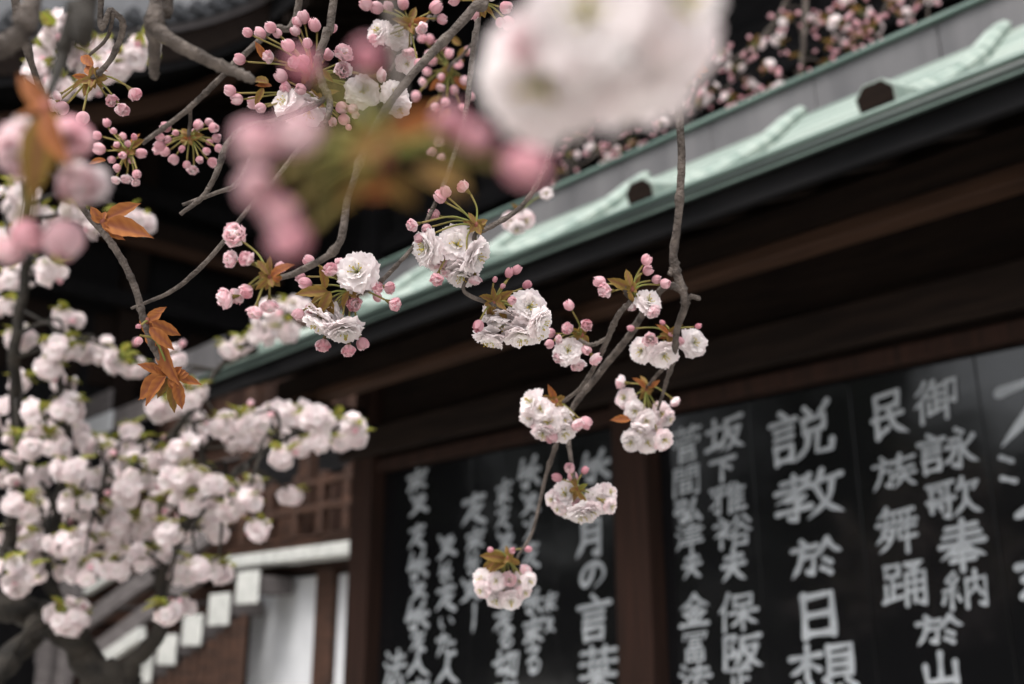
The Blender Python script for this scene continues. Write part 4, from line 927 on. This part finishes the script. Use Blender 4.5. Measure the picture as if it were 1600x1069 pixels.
# ------------------------------------------------------------------ trees B and C: blossom masses further off
def far_tree(name, label, base, trunk, limbs, blobs, elfn, cap, leafset, radpx, bark, seed, leafn=3, world=False):
    tree = thing(name, label, 'tree', base)
    mb = MB(); p2, r2 = smooth_path(trunk[0], trunk[1], 8, .6, seed); mb.tube([p - base for p in p2], r2, 12, bump=.35, seed=seed); mb.obj('trunk', M[bark], tree, True)
    pool = []; rnd = random.Random(seed)
    lim = []
    for k, (pts, rad) in enumerate(limbs):
        q2, s2 = smooth_path(pts, rad, 8, .8, seed + k); lim.append((q2, s2, MB()))
        lim[-1][2].tube([p - base for p in q2], s2, 8, bump=.25, seed=k)
    todo = []; nobj = 0; nbud = 0; mass = MB()
    blobs = sorted(blobs, key=lambda q: q[2])
    for (px, py, D, r) in blobs:
        NP = at(px, py, D) + Vector((0, 0, .35 * r * D / F))
        li, ii = min(((a, b_) for a in range(len(lim)) for b_ in range(0, len(lim[a][0]), 2)), key=lambda t: (lim[t[0]][0][t[1]] - NP).length)
        q = lim[li][0][ii]; m_ = q.lerp(NP, .5) + Vector((rnd.uniform(-.05, .05), rnd.uniform(-.05, .05), rnd.uniform(-.02, .07)))
        t2, s2 = smooth_path([q, m_, NP], [min(lim[li][1][ii] * .7, .008), .005, .003], 5, .6, seed)
        lim[li][2].tube([p - base for p in t2], s2, 5, cap=False)
        cb = MB(); cb.tube([Vector((0, 0, .01)), Vector((0, 0, -.02))], [.004, .003], 5, GREEN)
        for k in range(rnd.randint(leafn, leafn + 3)):
            a = rnd.uniform(0, 6.28); y = Vector((math.cos(a), math.sin(a), rnd.uniform(-.1, 1.0))).normalized()
            z = Vector((rnd.uniform(-.4, .4), rnd.uniform(-.7, .1), 1)); z = (z - y * z.dot(y)).normalized(); x = y.cross(z); s_ = rnd.uniform(.030, .062)
            cb.add(leaf_mb(rnd.randint(1, 999), leafset[0], leafset[1], 4, .24), Matrix.Translation(y * .008) @ Matrix((x, y, z)).transposed().to_4x4() @ Matrix.Diagonal((s_, s_, s_, 1)))
        els = elfn(rnd, r * D / F)
        for (kind, off, fv, s_) in els:
            cb.tube([Vector((0, 0, 0)), off * .5 + Vector((0, 0, .012)), off - fv * s_ * .5], [.001, .0009, .0009], 4, GREEN, cap=False)
        co = cb.obj('flower_cluster', M['leaf'], tree, True, True, NP - base)
        for (kind, off, fv, s_) in els:
            me = rnd.choice(KIND[kind][0])
            isb = kind in 'Bbu'
            if (nbud if isb else nobj) < cap:
                place(me, 'bud' if isb else 'blossom', co, off, fv, s_, rnd.uniform(0, 6.28))
                if isb: nbud += 1
                else: nobj += 1
            else:
                mass_add(mass, me, Matrix.Translation(NP - base + off) @ basis(fv, rnd.uniform(0, 6.28)).to_4x4() @ Matrix.Diagonal((s_, s_, s_, 1)))
    for q2, s2, m_ in lim: m_.obj('branch', M[bark], tree, True)
    if mass.v:
        o = mass.obj('blossom_mass', M['petal'], tree, True, True); o['kind'] = 'stuff'
    return tree
_cache = {}
def mass_add(mass, me, mat):
    if me.name not in _cache:
        q = MB(); q.v = [tuple(v.co) for v in me.vertices]; q.f = [tuple(p.vertices) for p in me.polygons]
        q.c = [tuple(d.color[:3]) for d in me.color_attributes['Col'].data]; _cache[me.name] = q
    mass.add(_cache[me.name], mat)
def pom(rnd, R):                 # drooping pompom of open flowers, some buds
    out = []
    n_ = rnd.randint(6, 9)
    for k in range(n_):
        v = Vector((rnd.gauss(0, 1), rnd.gauss(0, 1) - .4, rnd.gauss(-.35, .8))).normalized()
        out.append(('w', v * R * rnd.uniform(.55, .85) + Vector((0, 0, -.25 * R)), (v + Vector((0, -.3, -.1))).normalized(), .025 * rnd.uniform(.85, 1.2)))
    for k in range(rnd.randint(0, 1)):
        v = Vector((rnd.gauss(0, 1), rnd.gauss(0, 1), rnd.gauss(0, .8))).normalized(); out.append(('u', v * R * .95, v, .009))
    return out
def spray(rnd, R):               # bud-rich spray with a few open flowers
    out = []
    for k in range(rnd.randint(4, 8)):
        v = Vector((rnd.gauss(0, 1), rnd.gauss(0, 1) - .3, rnd.gauss(-.1, .9))).normalized(); out.append(('u', v * R * rnd.uniform(.6, 1.15), v, rnd.uniform(.010, .016)))
    for k in range(rnd.choice((0, 1, 1, 2, 3))):
        v = Vector((rnd.gauss(0, 1), -abs(rnd.gauss(.6, .8)), rnd.gauss(-.3, .6))).normalized(); out.append(('w', v * R * .6, v, .030 * rnd.uniform(.85, 1.1)))
    return out
rb_ = random.Random(77)
BL = [(20, 325, 34), (62, 345, 32), (35, 300, 26), (45, 425, 32), (82, 422, 24), (10, 440, 24), (15, 375, 24), (105, 500, 26), (95, 545, 30), (125, 548, 24), (28, 528, 22), (160, 550, 24), (190, 562, 24), (210, 575, 18),
      (75, 575, 22), (32, 598, 20), (100, 598, 16), (10, 480, 16), (115, 335, 16), (150, 360, 18), (200, 340, 20), (225, 350, 14),
      (20, 650, 34), (62, 655, 36), (105, 640, 26), (25, 695, 36), (75, 695, 36), (115, 680, 24), (15, 740, 34), (60, 745, 30), (110, 735, 26),
      (150, 700, 18), (215, 690, 24), (255, 640, 26), (290, 635, 24), (300, 665, 22), (205, 730, 26), (245, 715, 24), (285, 705, 24), (180, 725, 18),
      (345, 665, 24), (375, 660, 22), (400, 655, 24), (430, 650, 26), (462, 650, 24), (495, 655, 24), (525, 662, 20), (552, 665, 16), (395, 685, 26), (430, 690, 24), (370, 690, 20), (470, 695, 24), (500, 690, 20), (440, 715, 16), (555, 685, 12), (530, 690, 14),
      (155, 755, 28), (195, 770, 28), (235, 755, 28), (275, 745, 26), (310, 740, 24), (335, 755, 20), (30, 790, 28), (75, 800, 26), (120, 785, 28), (160, 800, 28), (205, 815, 28), (245, 795, 26), (285, 790, 24), (320, 785, 18),
      (355, 770, 20), (385, 785, 18), (360, 800, 16), (405, 830, 16), (330, 820, 16), (395, 760, 14), (455, 775, 16),
      (20, 840, 28), (60, 850, 26), (100, 845, 28), (145, 850, 28), (190, 850, 26), (230, 830, 24), (265, 835, 20), (10, 890, 26), (45, 895, 26), (85, 890, 26), (130, 890, 26), (175, 890, 24), (215, 875, 22), (250, 870, 18),
      (100, 965, 28), (118, 975, 16), (275, 895, 22), (310, 890, 24), (340, 895, 16), (258, 955, 24), (285, 950, 18), (25, 915, 18),
      (425, 495, 30), (460, 485, 24), (380, 540, 18), (410, 525, 20), (360, 545, 14), (445, 520, 18), (270, 560, 18), (100, 40, 20), (88, 55, 16), (70, 90, 16), (130, 95, 18), (155, 80, 16), (225, 75, 18), (212, 90, 16), (140, 135, 16), (160, 110, 14), (95, 140, 14), (185, 105, 12), (60, 115, 14)]
blobsB = [(x, y, rb_.uniform(2.7, 3.4) if y > 280 else rb_.uniform(2.3, 2.6), r * 1.0) for x, y, r in BL]
for x, y, r in BL:               # looser sprays filling in between and behind
    if y > 620 and x < 345 and rb_.random() < .75:
        blobsB.append((x + rb_.uniform(-26, 26), y + rb_.uniform(-22, 22), rb_.uniform(3.0, 3.7), r * rb_.uniform(.7, 1.2)))
gB = at(60, 1200, 3.1); gB.z = 0
def A3(l): return [at(x, y, d) for x, y, d in l]
trunkB = ([Vector((gB.x + .25, gB.y, -.05)), Vector((gB.x + .22, gB.y, .6)), at(185, 1110, 3.1), at(150, 1060, 3.1), at(112, 1000, 3.08), at(60, 965, 3.05), at(0, 935, 3.0), at(-80, 880, 3.0), at(-150, 760, 3.0)], [.13, .10, .07, .046, .043, .043, .042, .04, .03])
limbsB = [(A3([(185, 1080, 3.1), (215, 1030, 3.1), (245, 985, 3.12), (250, 930, 3.15), (258, 880, 3.15), (300, 810, 3.15), (345, 760, 3.1), (400, 715, 3.1), (470, 675, 3.1), (540, 668, 3.1)]), [.03, .027, .024, .020, .018, .015, .012, .010, .007, .004]),
          (A3([(112, 1000, 3.08), (90, 950, 3.1), (70, 880, 3.1), (90, 800, 3.1), (110, 700, 3.0), (95, 600, 3.0), (100, 520, 3.0)]), [.02, .02, .018, .016, .013, .01, .005]),
          (A3([(30, 950, 3.02), (10, 900, 3.0), (20, 800, 3.0), (30, 700, 3.0), (20, 560, 2.9), (40, 420, 2.9), (40, 320, 2.8), (70, 200, 2.6), (110, 100, 2.5), (210, 85, 2.5)]), [.022, .021, .02, .018, .016, .013, .010, .008, .006, .004]),
          (A3([(90, 800, 3.1), (150, 780, 3.1), (200, 740, 3.1), (260, 690, 3.1), (300, 640, 3.1), (340, 580, 3.2), (380, 540, 3.2), (430, 495, 3.2)]), [.018, .016, .014, .012, .010, .008, .006, .004]),
          (A3([(320, 790, 3.15), (318, 720, 3.15), (300, 660, 3.15)]), [.012, .009, .005]),
          (A3([(60, 965, 3.05), (30, 1010, 2.9), (-20, 1060, 2.8)]), [.03, .034, .036])]
far_tree('cherry_tree', 'white-flowering cherry with fresh green leaves standing before the stair gallery', Vector((gB.x + .25, gB.y, 0)), trunkB, limbsB, blobsB, pom, 295, (GR0, GR1), None, 'bark_old', 5, 5)

# tree C behind the copper ridge
PC = lambda px, py, y=1.0: from_local(*on_y(px, py, y))
def dep(P): return (P - CAM).dot(-BACK)
BLC = [(1320, 15), (1290, 40), (1345, 60), (1265, 40), (1395, 5), (1450, 5), (1220, 70), (1180, 75), (1250, 95), (1330, 78), (1200, 115), (1150, 112), (1290, 108), (1365, 50), (1110, 150), (1140, 160), (1090, 168), (1215, 145), (1185, 168), (905, 215), (930, 238), (962, 243), (890, 248), (985, 232),
       (1230, 40), (1300, 75), (1170, 140), (1070, 140), (1260, 130), (1125, 90), (1345, 25), (1310, 45), (870, 275), (950, 260), (1030, 200), (1410, 30), (915, 195), (1060, 175)]
rc = random.Random(9)
blobsC = []
for (x, y) in BLC:
    ly = rc.uniform(.75, 1.3); blobsC.append((x, y, dep(PC(x, y, ly)), 21))
bC = from_local(5.6, 2.3, 0)
limC = [from_local(5.6, 2.3, -.05), from_local(5.55, 2.25, 2.0), from_local(5.3, 2.1, 4.0), from_local(4.4, 1.8, 5.4), from_local(3.0, 1.5, 6.2), from_local(1.6, 1.3, 6.6), from_local(.2, 1.2, 6.7), from_local(-1.4, 1.1, 6.5)]
trunkC = (limC, [.16, .14, .12, .10, .075, .055, .04, .02])
limbsC = []
for pts, rr in (([(1262, -120), (1258, 20), (1254, 80), (1245, 130), (1215, 200)], .020), ([(1250, -60), (1225, 10), (1190, 60), (1150, 90), (1090, 130), (1050, 190)], .014),
                ([(1420, -90), (1400, -20), (1370, 30), (1330, 70)], .012), ([(1010, -160), (1020, 60), (1000, 150), (960, 220), (920, 250), (870, 280)], .014), ([(1190, 60), (1160, 110), (1110, 160)], .008), ([(1460, -60), (1450, 10), (1452, 60)], .008), ([(1430, -60), (1426, 10), (1424, 70)], .008)):
    w_ = [PC(x, y, 1.0) for x, y in pts]
    if pts[0][1] < 0:
        top = min(smooth_path(limC, [1] * len(limC), 6)[0], key=lambda q: (q - w_[0]).length); w_ = [top] + w_
    limbsC.append((w_, [rr * (1.2 - .9 * i / (len(w_) - 1)) for i in range(len(w_))]))
far_tree('cherry_tree', 'pink-budded cherry with bronze leaves drooping behind the copper roof ridge', bC, trunkC, limbsC, blobsC, spray, 295, (BR0, BR1), None, 'bark', 8, 5)

# ------------------------------------------------------------------ unseen evergreens, added to darken the reflections in the black boards
def evergreen(px_, py_, hgt, seed, lb):
    rnd = random.Random(seed); base = Vector((px_, py_, 0))
    t = thing('unseen_evergreen', lb, 'tree', base, 0, 'unseen evergreens added for the board reflections')
    mb = MB(); p2, r2 = smooth_path([Vector((0, 0, -.05)), Vector((.1, .05, hgt * .4)), Vector((0, .1, hgt * .9))], [.22, .15, .04], 6)
    mb.tube(p2, r2, 10, bump=.2)
    for k in range(12):
        z = hgt * rnd.uniform(.25, .8); a = rnd.uniform(0, 6.28); l_ = rnd.uniform(.8, 1.7)
        mb.tube([Vector((.05, .05, z)), Vector((math.cos(a) * l_, math.sin(a) * l_, z + .4))], [.05, .015], 6)
    mb.obj('trunk', M['bark_old'], t, True)
    cb = MB(); cl = []
    for k in range(95):
        a = rnd.uniform(0, 6.28); z = rnd.uniform(.10, 1.0); R = 2.1 * math.sin(math.pi * min(.95, z * .9 + .12)) ** .7 * math.sqrt(rnd.random())
        cl.append(Vector((math.cos(a) * R, math.sin(a) * R, z * hgt)))
    for c in cl:
        for k in range(70):
            p = c + Vector((rnd.gauss(0, .33), rnd.gauss(0, .33), rnd.gauss(0, .25))); n1 = Vector((rnd.gauss(0, 1), rnd.gauss(0, 1), rnd.gauss(0, 1))).normalized(); x = n1.orthogonal().normalized() * rnd.uniform(.09, .17); y = n1.cross(x) * .6
            i = [cb.vert(p + q) for q in (x, y, -x, -y)]; cb.face(*i)
    cb.obj('crown', M['leaf_far'], t)
EV = [(-11.5, -7.5, 6.0, 'added unseen broad dark evergreen at the far end of the row across the court'), (-12.5, -5.2, 4.8, 'added unseen low dark evergreen second from the far end of the row across the court'), (-11.8, -3.0, 4.9, 'added unseen dark evergreen third from the far end of the row across the court'), (-13.0, -.8, 8.0, 'added unseen dark evergreen third from the wing hall across the court'), (-12.0, 1.4, 9.4, 'added unseen dark evergreen second from the wing hall across the court'), (-11.6, 4.4, 9.6, 'added unseen dark evergreen nearest the wing hall across the court'), (-15.5, -2, 5.6, 'added unseen dark evergreen in the back row across the court'), (-14.0, 7.0, 10.5, 'added unseen dark evergreen beside the end wall of the wing hall')]
for i, (x_, y_, h_, lb) in enumerate(EV): evergreen(x_, y_, h_, 60 + i, lb)
